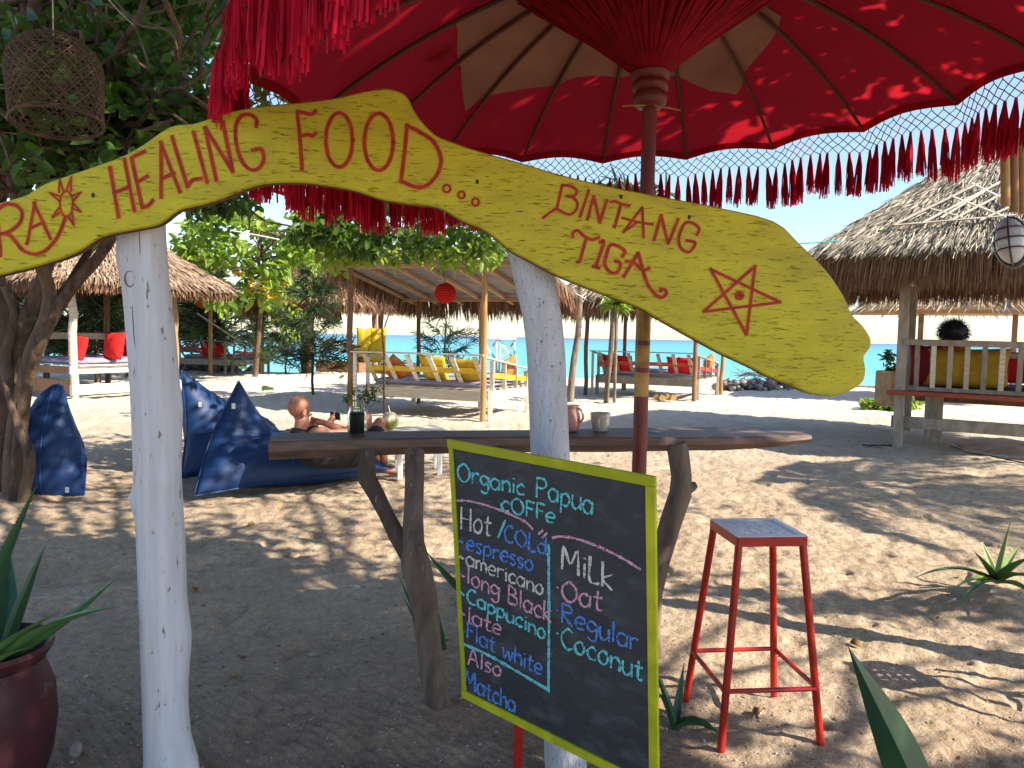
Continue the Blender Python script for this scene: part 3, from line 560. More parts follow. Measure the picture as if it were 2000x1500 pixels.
def build_board():
    root = thing('chalkboard', 'blackboard coffee menu in a lime green frame propped on red legs', 'sign', np.array([.1, 2.05, 0.]))
    W_, H_ = .708, .836; T = .018
    def c(u, v, o=0): return BP+_h*u+_v*v+BN*o
    mb = MB(); mb.beam(c(.01, H_/2, -T/2), c(W_-.01, H_/2, -T/2), H_-.02, T, up=BN, cham=.02, var=.5); mb.build('slate_panel', MT['slate'], root)
    f = .026; g_ = .018
    for p0, p1 in ((c(0, f/2, .002), c(W_, f/2, .002)), (c(0, H_-f/2, .002), c(W_, H_-f/2, .002)), (c(g_/2, f+.0005, -.001), c(g_/2, H_-f-.0005, -.001)), (c(W_-f/2, f+.0005, .0015), c(W_-f/2, H_-f-.0005, .0015))):
        m = MB(); m.beam(p0, p1, g_ if np.dot(p0-BP, _h) < .02 and np.dot(p1-BP, _h) < .02 else f, .010, up=BN, cham=.1); m.build('frame_strip', MT['lime'], root)
    for b0 in (on(1008, 1640), on(1276, 1760)):
        top = at(1020, 1000, 2.40) if b0[0] < .3 else at(1268, 1000, 1.90)
        if b0[0] < .3: b0 = at(1008, 1640, 2.24); b0[2] = 0; top = at(1022, 1000, 2.24)
        else: b0 = at(1272, 1700, 1.95); b0[2] = 0; top = at(1270, 1000, 1.83)
        m = MB(); m.beam(b0-np.array([0, 0, .04]), top, .026, .026); m.build('leg', MT['red_paint'], root)
    W = [('Organic', (889, 938), (1024, 969), 37, 34, 'c', 4.6), ('Papua', (1042, 970), (1158, 1006), 40, 44, 'c', 4.6), ('cOFFe', (975, 995), (1083, 1023), 32, 32, 'c', 4.6),
         ('Hot', (895, 1033), (958, 1047), 44, 44, 'w', 4.2), ('/', (965, 1050), (988, 1053), 34, 34, 'c', 4.5), ('COLd', (981, 1054), (1066, 1085), 32, 34, 'b', 4.6),
         ('~espresso', (893, 1068), (1040, 1117), 32, 34, 'b', 4.6), ('~americano', (893, 1098), (1060, 1163), 30, 31, 'w', 3.8), ('~long Black', (893, 1132), (1076, 1218), 33, 38, 'p', 4.2),
         ('~Cappucino', (894, 1168), (1064, 1250), 28, 32, 'c', 4.6), ('~late', (894, 1208), (978, 1242), 32, 32, 'p', 4.0), ('~Flat white', (894, 1238), (1058, 1322), 32, 34, 'b', 4.4),
         ('Also', (911, 1298), (978, 1322), 32, 30, 'p', 4.2), ('Matcha', (904, 1343), (1006, 1392), 38, 34, 'b', 4.6),
         ('MiLk', (1092, 1110), (1196, 1152), 46, 50, 'w', 5.0), ('.Oat', (1080, 1166), (1175, 1196), 38, 44, 'p', 5.0), ('.Regular', (1080, 1210), (1245, 1275), 38, 42, 'b', 5.0), ('.Coconut', (1080, 1256), (1254, 1330), 38, 44, 'c', 5.2)]
    for txt, a, b, h0, h1, col, w in W:
        tot = sum(FONT[ch][0] for ch in txt); x = 0.; mb = MB()
        for ch in txt:
            if ch == ' ': mb.build('chalk_word', CH[col], root, smooth=False); mb = MB()
            wd, st = FONT[ch]; jy = random.uniform(-.04, .04)
            for s_ in st:
                q = []
                for (u, v) in smooth_line(s_):
                    t = (x+u)/tot; hh = h0+(h1-h0)*t; q.append((a[0]+3.5+(b[0]-a[0])*t+(v*hh*.03), a[1]+(b[1]-a[1])*t-(v+jy)*hh))
                chalk_stroke(mb, q, w*.88)
            x += wd
        mb.build('chalk_word', CH[col], root, smooth=False)
    Z4 = lambda *q: [(850+x/4, 850+y/4) for x, y in q]
    for q, col, w in ((Z4((165, 510), (260, 512), (400, 545), (550, 600), (700, 670), (770, 735)), 'p', 4), (Z4((845, 740), (805, 775)), 'p', 4), (Z4((877, 760), (840, 802)), 'p', 4), (Z4((915, 800), (1000, 790), (1150, 820), (1350, 900), (1500, 980), (1610, 1050)), 'p', 5),
                      ([(1072, 1063), (1073, 1200), (1072, 1352)], 'c', 5), ([(898, 1254), (960, 1282), (1072, 1347)], 'c', 5.5)):
        mb = MB(); chalk_stroke(mb, smooth_line(q, 14), w); mb.build('chalk_line', CH[col], root, smooth=False)
build_board()

# ------------------------------------------------------------------ bar table
def build_table():
    zt = 1.04; root = thing('bar_table', 'dark live edge plank bar table on forked branch legs behind the signs', 'table', np.array([.2, 3.35, 0]))
    fr = [(524, 862), (640, 858), (800, 855), (950, 853), (1080, 852), (1200, 853), (1300, 854), (1420, 853), (1520, 851), (1586, 850)]
    bk = [(530, 854), (640, 849), (800, 846), (950, 843), (1080, 840), (1200, 836), (1300, 834.5), (1420, 834), (1500, 834.5), (1560, 842)]
    th = [.080, .082, .078, .076, .078, .074, .068, .066, .060, .034]
    A = [on(*p, zt) for p in fr]; B = [on(*p, zt) for p in bk]
    # make the plank of believable depth at the left end too
    B = [a+(b-a)*max(1, mn/np.linalg.norm(b-a)) for a, b, mn in zip(A, B, (.24,)*7+(.2, .1, .02))]
    n = 40; i_ = np.linspace(0, 9, n); ip = lambda L: np.stack([np.interp(i_, range(10), np.array(L)[:, k]) for k in range(3)], 1)
    A = ip(A); B = ip(B); T = np.interp(i_, range(10), th); mb = MB(); V = []
    for k in range(n):
        e = .006*(vnoise(np.array(k*.5), np.array(.3), 5)-.5); a = A[k]+np.array([0, e*2, 0]); b = B[k]; t = T[k]+e
        V += [a+np.array([0, .006, -.001]), b, b-[0, 0, t], a+np.array([0, .012, -t]), a+np.array([0, -.006, -t*.55]), a+np.array([0, -.002, -.008])]
    F = []
    for k in range(n-1):
        for j in range(6): F.append((k*6+j, k*6+(j+1) % 6, k*6+6+(j+1) % 6, k*6+6+j))
    F += [tuple(range(6)), tuple(range(n*6-1, n*6-7, -1))]
    mb.add(V, [f[::-1] for f in F], .5); mb.build('tabletop', MT['table'], root, smooth=False)
    k = MB(); k.ball(on(1278, 843, zt+.001), (.055, .03, .003), 16, 6); k.build('knot_hole', MT['black'], root)
    m = MB(); s = 2.95/FPX
    def path(spec, Y, dY):
        P = []; R = []
        for x, y, w, yy in spec: P.append(at(x, y, yy)); R.append(w/2*yy/FPX)
        return P, R
    P, R = path([(862, 1420, 50, 2.9), (858, 1385, 48, 2.9), (845, 1320, 48, 2.93), (838, 1250, 50, 2.96), (826, 1160, 54, 3.0), (812, 1100, 58, 3.02), (805, 1060, 46, 3.05), (808, 1000, 38, 3.1), (810, 940, 37, 3.14), (810, 880, 38, 3.2)], 0, 0)
    m.tube(P, R, 14, noise=.05)
    P, R = path([(822, 1130, 44, 3.02), (800, 1085, 40, 3.04), (775, 1045, 33, 3.07), (755, 1005, 31, 3.1), (735, 965, 32, 3.13), (717, 935, 36, 3.15), (716, 880, 32, 3.2)], 0, 0)
    m.tube(P, R, 14, noise=.05); m.build('leg', MT['table_leg'], root)
    m = MB(); P, R = path([(1285, 1330, 26, 3.38), (1285, 1290, 30, 3.38), (1275, 1235, 30, 3.39), (1276, 1160, 34, 3.4), (1290, 1090, 42, 3.42), (1310, 1020, 42, 3.45), (1328, 965, 44, 3.47), (1331, 930, 42, 3.48), (1324, 880, 40, 3.5), (1321, 866, 40, 3.5)], 0, 0)
    m.tube(P, R, 14, noise=.05); P, R = path([(1332, 960, 26, 3.47), (1352, 950, 20, 3.47), (1360, 946, 12, 3.47)], 0, 0); m.tube(P, R, 10); m.build('leg', MT['table_leg'], root)
build_table()
def put_table_items():
    zt = 1.04
    # jar with herbs
    c = on(697, 850, zt); c[2] = zt+.001
    t = thing('herb_jar', 'glass jar of dark water with thin green sprigs on the bar table', 'jar', c)
    m = MB(); m.lathe([(0, .001), (.036, .001), (.041, .006), (.042, .02), (.042, .095), (.038, .108), (.036, .113), (.036, .128), (.033, .128), (.033, .112), (.038, .094), (.038, .008), (0, .006)], c, 28); m.build('glass', MT['glass'], t, smooth='all')
    m = MB(); m.lathe([(0, .008), (.0378, .009), (.0378, .104), (0, .106)], c, 24); m.build('dark_water', MT['jar_fill'], t)
    m = MB(); lv = []
    for i in range(16):
        a = random.uniform(0, 6.28); r = random.uniform(.04, .16); top = c+np.array([math.cos(a)*r, math.sin(a)*r*.8, random.uniform(.16, .25)])
        P = wob(c+np.array([math.cos(a)*.02, math.sin(a)*.02, .09]), top, 5, .006, .02); m.tube(P, .0012, 4)
        for q in range(9):
            p = P[2]+(P[-1]-P[2])*random.random(); lv.append(p)
    m.build('stem', MT['leaf'], t); leaves('foliage', np.array(lv), .028, MT['leaf'], t, flat=.2, aspect=.22)
    # mug
    c = on(1172, 843, zt); c[2] = zt+.001
    t = thing('mug', 'plain beige ceramic mug standing on the bar table', 'mug', c)
    m = MB(); m.lathe([(0, .002), (.030, .002), (.036, .008), (.045, .04), (.049, .075), (.049, .093), (.046, .093), (.045, .075), (.04, .02), (0, .012)], c, 28); m.build('cup', MT['ceramic'], t, smooth='all')
    m = MB(); dr = np.array([-.25, -.97, 0]); m.tube([c+dr*(.044+.03*math.sin(a))+np.array([0, 0, .05+.028*math.cos(a)]) for a in np.linspace(0, math.pi, 9)], .0065, 8); m.build('handle', MT['ceramic'], t)
    c = on(1112, 843, zt); c[2] = zt+.001
    t = thing('jug', 'dusky pink ceramic jug half hidden behind the white trunk', 'jug', c)
    m = MB(); m.lathe([(0, .002), (.036, .002), (.046, .012), (.054, .045), (.052, .075), (.043, .105), (.043, .122), (.047, .13), (.043, .13), (.038, .115), (0, .05)], c, 28); m.build('body', MT['ceramic_pink'], t, smooth='all')
    m = MB(); dr = np.array([.8, -.6, 0]); m.tube([c+dr*(.044+.034*math.sin(a))+np.array([0, 0, .082+.035*math.cos(a)]) for a in np.linspace(0, math.pi, 9)], .006, 8); m.build('handle', MT['ceramic_pink'], t)
put_table_items()

# ------------------------------------------------------------------ bar stool
def stool(c, rot, name, label):
    c = np.array(c, float); ca, sa = math.cos(rot), math.sin(rot)
    def w(x, y, z): return c+np.array([ca*x-sa*y, sa*x+ca*y, z])
    t = thing('bar_stool', label, 'stool', c)
    H = .775; s = .133; b = .195
    cs = [(-1, -1), (1, -1), (1, 1), (-1, 1)]
    for sx, sy in cs:
        m = MB(); m.tube([w(sx*b, sy*b, -.03), w(sx*s*.93, sy*s*.93, H-.02)], .0145, 12); m.build('leg', MT['red_paint'], t)
    f = .27; zz = .21; k = b+(s-b)*zz/H
    for i in range(4):
        (a0, b0), (a1, b1) = cs[i], cs[(i+1) % 4]; m = MB(); m.tube([w(a0*k, b0*k, zz), w(a1*k, b1*k, zz)], .0095, 8); m.build('rung', MT['red_paint'], t)
    for i in range(4):
        (a0, b0), (a1, b1) = cs[i], cs[(i+1) % 4]; m = MB(); m.beam(w(a0*s, b0*s, H-.018), w(a1*s, b1*s, H-.018), .010, .036); m.build('apron', MT['red_paint'], t)
    # perforated seat: grid with real holes
    m = MB(); n = 46; hs = s+.004; g = np.linspace(-hs, hs, n); V = []; keep = {}
    holes = [(x, y) for x in (-.066, -.022, .022, .066) for y in (-.066, -.022, .022, .066) if True]
    def hz(x, y):
        e = max(abs(x), abs(y)); z = 0
        if e < hs-.028: z = -.004
        return z
    for y in g:
        for x in g: V.append(w(x, y, H+.003+hz(x, y)))
    F = []
    for i in range(n-1):
        for j in range(n-1):
            cx, cy = (g[j]+g[j+1])/2, (g[i]+g[i+1])/2
            if any((cx-hx)**2+(cy-hy)**2 < .0098**2 for hx, hy in holes): continue
            F.append((i*n+j, i*n+j+1, (i+1)*n+j+1, (i+1)*n+j))
    m.add(V, F, .5); o = m.build('seat', MT['white_seat'], t, smooth=False)
    so = o.modifiers.new('thick', 'SOLIDIFY'); so.thickness = .003; so.offset = -1
    return t
stool((.965, 2.855, 0), math.radians(6), 'bar_stool', 'red metal bar stool with perforated white seat standing right of the chalkboard')
stool((2.69, 2.89, 0), math.radians(3), 'bar_stool', 'second red bar stool standing just right of the frame, its shadow falling into view')

# ------------------------------------------------------------------ umbrella
UC = np.array([.465, 2.66]); UR = 1.40; NR = 20
def uz(r): return 2.88-.10*r-.246*np.power(r/UR, 2.6)*1.0-.02*r*r if np.isscalar(r) else 2.88-.10*r-.246*np.power(r/UR, 2.6)-.02*r*r
def urim(th):
    ph = (th*NR/(2*math.pi)) % 1.; return 1-.035*math.sin(math.pi*ph), .022*math.sin(math.pi*ph)
def up_(r, th, off=0.):
    k, dz = urim(th); rr = r*(1-(1-k)*(r/UR)**3); billow = .022*math.sin(math.pi*((th*NR/(2*math.pi)) % 1.))*(r/UR)
    return np.array([UC[0]+rr*math.sin(th), UC[1]+rr*math.cos(th), uz(r)+billow+off+(r/UR)*(.033*math.sin(th)-.006*math.cos(th)+.012-.065*math.exp(-(((th+math.radians(68)+math.pi) % (2*math.pi)-math.pi)/.6)**2))])
def build_umbrella():
    root = thing('beach_umbrella', 'big red fringed balinese style parasol on a dark red pole over the signs', 'umbrella', np.array([UC[0], UC[1], 0.]))
    n = NR*8; m = 22; rs = np.linspace(.05, UR, m); V = []; F = []
    for r in rs:
        for k in range(n): V.append(up_(r, 2*math.pi*k/n))
    for i in range(m-1):
        for k in range(n): F.append((i*n+k, i*n+(k+1) % n, (i+1)*n+(k+1) % n, (i+1)*n+k))
    mb = MB(); mb.add(V, F, .5); mb.build('canopy', MT['canopy'], root, smooth='all')
    # hem: folded edge band
    mb = MB(); V = []; F = []
    for k in range(n):
        th = 2*math.pi*k/n; a = up_(UR, th); b = up_(UR-.03, th, -.004); V += [a+[0, 0, .003], a-[0, 0, .022], b-[0, 0, .010]]
    for k in range(n):
        j = (k+1) % n; F += [(3*k, 3*j, 3*j+1, 3*k+1), (3*k+1, 3*j+1, 3*j+2, 3*k+2)]
    mb.add(V, F, .2); mb.build('hem', MT['canopy'], root)
    # pale lining petals (outline taken round the shaft, scalloped)
    lim = {}
    def solve(px, py):
        d = ray(px, py); best = None
        for tt in np.linspace(.5, 6, 2200):
            p = CAM+d*tt; r = math.hypot(p[0]-UC[0], p[1]-UC[1])
            if r < UR and p[2] >= uz(r): best = (r, math.atan2(p[0]-UC[0], p[1]-UC[1])); break
        return best
    pts = [(890, 8), (893, 40), (900, 110), (908, 203), (945, 172), (1000, 173), (1060, 166), (1120, 151), (1190, 149), (1325, 150), (1350, 168), (1390, 190), (1442, 194), (1455, 145), (1500, 100), (1525, 40)]
    A = sorted([(b[1], b[0]) for b in (solve(*p) for p in pts) if b]); th_ = [a for a, _ in A]; rr_ = [r for _, r in A]
    lo, hi = th_[0], th_[-1]; ths = np.sort(np.concatenate([np.linspace(-math.pi, math.pi, 237), [lo-1e-3, lo, hi, hi+1e-3]]))
    def lr(t):
        if lo <= t <= hi: return np.interp(t, th_, rr_)
        return .30
    V = []; F = []; q = 16; mb = MB()
    for t in ths:
        L_ = lr(t)
        for k in range(q):
            r = .25+(L_-.25)*k/(q-1); V.append(up_(r, t, -.0045-.004*abs(math.sin(r*21+t*9))))
    for i in range(240):
        for k in range(q-1): F.append((i*q+k, i*q+k+1, (i+1)*q+k+1, (i+1)*q+k))
    mb.add(V, F, .5); mb.build('lining_panel', MT['lining'], root, smooth='all')
    for k in range(NR):
        th = 2*math.pi*k/NR; mb = MB(); mb.tube([up_(r, th, -.016) for r in np.linspace(.08, UR-.012, 12)], np.linspace(.010, .008, 12), 6); mb.build('rib', MT['rib'], root)
        mb = MB(); p1 = up_(.50, th, -.012); p0 = np.array([UC[0]+math.sin(th)*.04, UC[1]+math.cos(th)*.04, 2.47]); mb.tube([p0, p1], .006, 5); mb.build('strut', MT['rib'], root)
    # woven thread cone round the struts
    mb = MB(); K = 300
    for k in range(K):
        t0 = 2*math.pi*k/K; dt = (random.uniform(.0, .25) if k % 2 else -random.uniform(.0, .25)); r1 = .54+.02*random.random(); P = []
        for s in np.linspace(0, 1, 4):
            th = t0+dt*s; r = .042+(r1-.042)*s; ph = (th*NR/(2*math.pi)) % 1.; z = 2.415+(2.80-2.415)*s**.93-.015*math.sin(math.pi*ph)*s
            P.append((UC[0]+r*math.sin(th), UC[1]+r*math.cos(th), z))
        mb.tube(P, .0027, 3, cap=False)
    for r, z in ((.25, 2.60), (.40, 2.70)):
        mb.tube([(UC[0]+r*math.sin(a), UC[1]+r*math.cos(a), z) for a in np.linspace(0, 2*math.pi, 49)], .004, 4, cap=False)
    o = mb.build('thread_cone', MT['net'], root); o['kind'] = 'stuff'
    # inner cloth cone (dense backing of the threads)
    mb = MB(); mb.lathe([(.040, 2.42), (.20, 2.565), (.36, 2.68), (.52, 2.785)], (UC[0], UC[1], 0), 40); mb.build('cone_cloth', MT['canopy'], root, smooth='all')
    # shaft in painted bands
    def seg(z0, z1, r, mat, name='pole'):
        m_ = MB(); m_.tube([(UC[0], UC[1], z0), (UC[0], UC[1], z1)], r, 20); m_.build(name, mat, root, smooth=True)
    zb = [at(1260, y, UC[1]-.024)[2] for y in (540, 560, 665, 675, 718, 728, 775)]
    seg(-.1, zb[6], .0262, MT['pole']); seg(zb[6], zb[5], .0264, MT['gold'], 'gold_band'); seg(zb[5], zb[4], .0266, MT['pole'], 'band'); seg(zb[4], zb[3], .0264, MT['gold'], 'gold_band')
    seg(zb[3], zb[2], .0266, MT['pole'], 'band'); seg(zb[2], zb[0], .0264, MT['gold'], 'gold_band'); seg(zb[0], 2.9, .0255, MT['pole'])
    mb = MB(); mb.lathe([(.026, 2.305), (.042, 2.310), (.056, 2.322), (.062, 2.340), (.056, 2.358), (.052, 2.364), (.062, 2.372), (.066, 2.385), (.060, 2.398), (.056, 2.402), (.068, 2.412), (.070, 2.426), (.060, 2.436), (.026, 2.438)], (UC[0], UC[1], 0), 28); mb.build('collar', MT['pole'], root)
    mb = MB(); mb.tube([(UC[0]-.10, UC[1]-.04, 2.302), (UC[0], UC[1]-.03, 2.312), (UC[0]+.10, UC[1]-.045, 2.290)], .003, 5); mb.build('peg', MT['bamboo'], root)
    # net and tassels
    NT = 196; nh = .085
    def rp(k, drop=0, out=0.):
        th = 2*math.pi*k/NT; p = up_(UR+out, th); return p-np.array([0, 0, .018+drop])
    mb = MB(); rows = 4; J = {}
    for r_ in range(rows+1):
        for k in range(NT*2):
            if (k+r_) % 2 == 0: J[(r_, k)] = rp(k/2, nh*(.18+.82*r_/rows), .004*r_)+RNG.normal(size=3)*.0022
    for k in range(0, NT*2, 2): mb.tube([rp(k/2), J[(0, k)]], .0022, 3, cap=False)
    for (r_, k), p in list(J.items()):
        if r_ < rows:
            for dk in (-1, 1): mb.tube([p, J[(r_+1, (k+dk) % (NT*2))]], .0022, 3, cap=False)
    o = mb.build('fringe_net', MT['net'], root); o['kind'] = 'stuff'
    meshes = []
    for v in range(6):
        mb = MB(); rng = random.Random(v)
        mb.lathe([(.002, .004), (.0055, 0), (.0065, -.012), (.005, -.022)], (0, 0, 0), 6, var=.2)
        for s_ in range(52):
            a = rng.uniform(0, 6.28); r = .0185*math.sqrt(rng.random()); L = rng.uniform(.145, .205); x, y = math.cos(a), math.sin(a); w = .0024
            P = [(x*.004, y*.004, -.012), (x*r*.75, y*r*.75, -L*.4), (x*r*1.1+rng.uniform(-.006, .006), y*r*1.1, -L)]; ang = rng.uniform(0, 3.14); wx, wy = math.cos(ang)*w, math.sin(ang)*w
            V = []
            for p in P: V += [(p[0]-wx, p[1]-wy, p[2]), (p[0]+wx, p[1]+wy, p[2])]
            mb.add(V, [(0, 1, 3, 2), (2, 3, 5, 4)], rng.random())
        o = mb.build('tassel', MT['tassel'], root, rel=np.zeros(3)); meshes.append(o.data); bpy.data.objects.remove(o)
    for k in range(NT):
        kk = 2*k if rows % 2 == 0 else 2*k+1
        p = J[(rows, kk % (NT*2))]; o = bpy.data.objects.new('tassel', random.choice(meshes)); COL.objects.link(o); o.parent = root
        o.location = (p-ORG[root.name]).tolist(); o.rotation_euler = (random.gauss(0, .035), random.gauss(0, .035), random.uniform(0, 6.28)); s_ = random.uniform(.9, 1.12); thk = 2*math.pi*(k/NT); dd_ = abs((thk-math.radians(48)+math.pi) % (2*math.pi)-math.pi); nc = float(1-sstep(.30, .72, abs(math.sin(thk)))) if math.cos(thk) < 0 else 0.; lf = 1+.42*float(sstep(1.0, 1.35, dd_))*(1-nc)-.14*nc; lf -= (lf-.90)*math.exp(-((((thk+math.radians(116)+math.pi) % (2*math.pi))-math.pi)/.26)**2); o.scale = (s_*(1+.25*(lf-1)/.42), s_*(1+.25*(lf-1)/.42), s_*lf)
build_umbrella()

# ------------------------------------------------------------------ bean bags, cushions
def cr_interp(P, t):
    n = len(P)-1; x = t*n; i = min(int(x), n-1); f = x-i
    a = P[i-1] if i > 0 else 2*P[0]-P[1]; b = P[i]; c = P[i+1]; d = P[i+2] if i+2 <= n else 2*P[n]-P[n-1]
    return .5*((2*b)+(-a+c)*f+(2*a-5*b+4*c-d)*f*f+(-a+3*b-3*c+d)*f**3)
def pillow(name, G, T, mat, parent=None, origin=None, n=26, pinch=.5, wr=.012, floor=None, pw=2.4, pipe=0):
    """G[v][u] control points of the mid surface"""
    G = [[np.array(p, float) for p in row] for row in G]; u = np.linspace(0, 1, n)
    Mid = np.zeros((n, n, 3))
    for j, uu in enumerate(u):
        colp = [cr_interp(row, uu) for row in G]
        for i, vv in enumerate(u): Mid[i, j] = cr_interp(colp, vv)
    du = np.gradient(Mid, axis=1); dv = np.gradient(Mid, axis=0); N = np.cross(du, dv); N /= np.linalg.norm(N, axis=2)[..., None]+1e-9
    a = np.abs(2*u-1); prof = (1-a**pw)**pinch; Th = T*np.outer(prof, prof)
    ii, jj = np.meshgrid(np.arange(n), np.arange(n), indexing='ij')
    kk_ = 26./n; W1 = wr*((vnoise(ii*.9*kk_, jj*.22*kk_, 41)-.5)+(vnoise((ii+jj)*.25*kk_, (ii-jj)*1.1*kk_, 42)-.5)*.8)*np.minimum(1, Th/T*2)
    A = Mid+N*(Th+W1)[..., None]; B = Mid-N*(Th+W1[::-1])[..., None]
    if floor is not None:
        A[..., 2] = np.maximum(A[..., 2], floor); B[..., 2] = np.maximum(B[..., 2], floor)
    V = np.concatenate([A.reshape(-1, 3), B.reshape(-1, 3)]); F = []
    idx = lambda s, i, j: s*n*n+i*n+j
    for i in range(n-1):
        for j in range(n-1):
            F.append((idx(0, i, j), idx(0, i, j+1), idx(0, i+1, j+1), idx(0, i+1, j))); F.append((idx(1, i, j), idx(1, i+1, j), idx(1, i+1, j+1), idx(1, i, j+1)))
    if pipe:
        for L_ in (Mid[0], Mid[-1], Mid[:, 0], Mid[:, -1]):
            L_ = L_.copy(); L_[:, 2] = np.maximum(L_[:, 2], (floor if floor is not None else -9)+.01); q_ = MB(); q_.tube(L_, pipe, 5); q_.build('seam', mat, parent)
        k_ = n//2; L_ = (Mid+N*(Th+W1+.002)[..., None])[:, k_][2:-2]; q_ = MB(); q_.tube(L_, pipe*.6, 4); q_.build('seam', mat, parent); L_ = (Mid-N*(Th+W1[::-1]+.002)[..., None])[:, k_-3][2:-2]; L_[:, 2] = np.maximum(L_[:, 2], 0); q_ = MB(); q_.tube(L_, pipe*.6, 4); q_.build('seam', mat, parent)
    mb = MB(); mb.add(V, F, .5); o = mb.build(name, mat, parent, origin, smooth='all')
    import bmesh
    bm = bmesh.new(); bm.from_mesh(o.data); bmesh.ops.remove_doubles(bm, verts=bm.verts, dist=1e-4); bm.to_mesh(o.data); bm.free()
    for p in o.data.polygons: p.use_smooth = True
    return o
def bag_tag(p, d, parent):
    mb = MB(); mb.box(p, (.030, .006, .048), d); mb.build('care_tag', MT['white'], parent)
def fl(x, y): return float(gh(np.array(x), np.array(y)))
# bag the man lies on
o0 = on(378, 980); e = np.array([.82, .572, 0]); nn = np.array([-.572, .82, 0]); Z = np.array([0, 0, 1.])
def B1(s, n_, z): return o0+e*s+nn*n_+Z*z
t = thing('bean_bag', 'large navy blue bean bag with the bald man lying on it', 'bean bag', o0*np.array([1, 1, 0]), 'navy bean bags on the sand')
pillow('cover', [[B1(0, 0, .05), B1(.9, .05, .10), B1(1.95, .05, .12)], [B1(.22, .30, .52), B1(.85, .45, .30), B1(1.75, .55, .20)], [B1(.50, .42, 1.03), B1(.95, .75, .42), B1(1.6, 1.1, .22)]], .25, MT['blue'], t, floor=fl(*o0[:2])-.01, wr=.022, pipe=.009, n=40, pinch=.62)
bag_tag(at(456, 793, 6.52), (1, .2, 0), t)
o1 = on(372, 942); 
def B2(s, n_, z): return o1+e*s*.9+nn*n_+Z*z
t = thing('bean_bag', 'empty navy bean bag with a tipped pointed top, just left behind the occupied one', 'bean bag', o1*np.array([1, 1, 0]), 'navy bean bags on the sand')
pillow('cover', [[B2(-.1, 0, .05), B2(.5, .0, .08), B2(1.4, 0, .1)], [B2(.0, .2, .5), B2(.35, .3, .45), B2(1.2, .4, .3)], [B2(-.02, .3, 1.10), B2(.55, .6, .72), B2(1.2, .8, .35)]], .23, MT['blue'], t, floor=fl(*o1[:2])-.01, wr=.022, pipe=.009, n=36, pinch=.62)
bag_tag(at(391, 790, 7.1), (1, .2, 0), t)
o2 = on(95, 968)
def B3(a, b, z): return o2+np.array([1, .10, 0])*a+np.array([-.3, .95, 0])*b+Z*z
t = thing('bean_bag', 'navy bean bag standing upright beside the many stemmed tree at far left', 'bean bag', o2*np.array([1, 1, 0]), 'navy bean bags on the sand')
pillow('cover', [[B3(-.33, 0, .0), B3(0, -.10, -.05), B3(.30, 0, .0)], [B3(-.30, .1, .38), B3(0, .0, .36), B3(.29, .12, .36)], [B3(-.17, .2, .70), B3(.02, .15, .70), B3(.17, .2, .66)], [B3(.02, .3, .97), B3(.03, .3, .99), B3(.04, .3, .97)]], .19, MT['blue'], t, floor=-.02, wr=.022, pipe=.009, n=36, pinch=.6)
bag_tag(at(131, 957, 6.27), (1, .1, 0), t)
def cushion(label, c, ax, h, w, T, mat, lean=.25, group=None, tilt=0.):
    ax = np.array(ax, float); ax /= np.linalg.norm(ax); bk = np.cross([0, 0, 1.], ax); c = np.array(c, float)
    upv = np.array([0, 0, 1.])*math.cos(lean)+bk*math.sin(lean)
    a2 = ax*math.cos(tilt)+upv*math.sin(tilt); u2 = upv*math.cos(tilt)-ax*math.sin(tilt)
    g = lambda x, y: c+a2*x*w/2+u2*(y+1)*h/2
    o = pillow('cushion', [[g(-1, -1), g(0, -1.0), g(1, -1)], [g(-.95, 0), g(0, 0), g(.95, 0)], [g(-1.02, 1.02), g(0, .93), g(1.02, 1.02)]], T, mat, None, c, n=14, wr=.02, pinch=.45)
    return tag(o, label, 'cushion', group)

# ------------------------------------------------------------------ people
def capsule(mb, p0, p1, r0, r1, n=14):
    p0 = np.array(p0, float); p1 = np.array(p1, float); d = p1-p0; L = np.linalg.norm(d)
    prof = [(r0*math.sin(a), -r0*math.cos(a)) for a in np.linspace(0.02, math.pi/2, 6)]+[(r1*math.cos(a), L+r1*math.sin(a)) for a in np.linspace(0, math.pi/2-.02, 6)]
    m = len(prof); dd, a_, b_ = frame_from(d); V = [p0+dd*z+(a_*math.cos(2*math.pi*k/n)+b_*math.sin(2*math.pi*k/n))*r for r, z in prof for k in range(n)]
    F = [(i*n+k, i*n+(k+1) % n, (i+1)*n+(k+1) % n, (i+1)*n+k) for i in range(m-1) for k in range(n)]+[tuple(range(n-1, -1, -1)), tuple(range((m-1)*n, m*n))]
    mb.add(V, F, .5)
def remesh(o, vox, it=6):
    r = o.modifiers.new('skin', 'REMESH'); r.mode = 'VOXEL'; r.voxel_size = vox; r.use_smooth_shade = True
    s = o.modifiers.new('soft', 'SMOOTH'); s.iterations = it; s.factor = .5
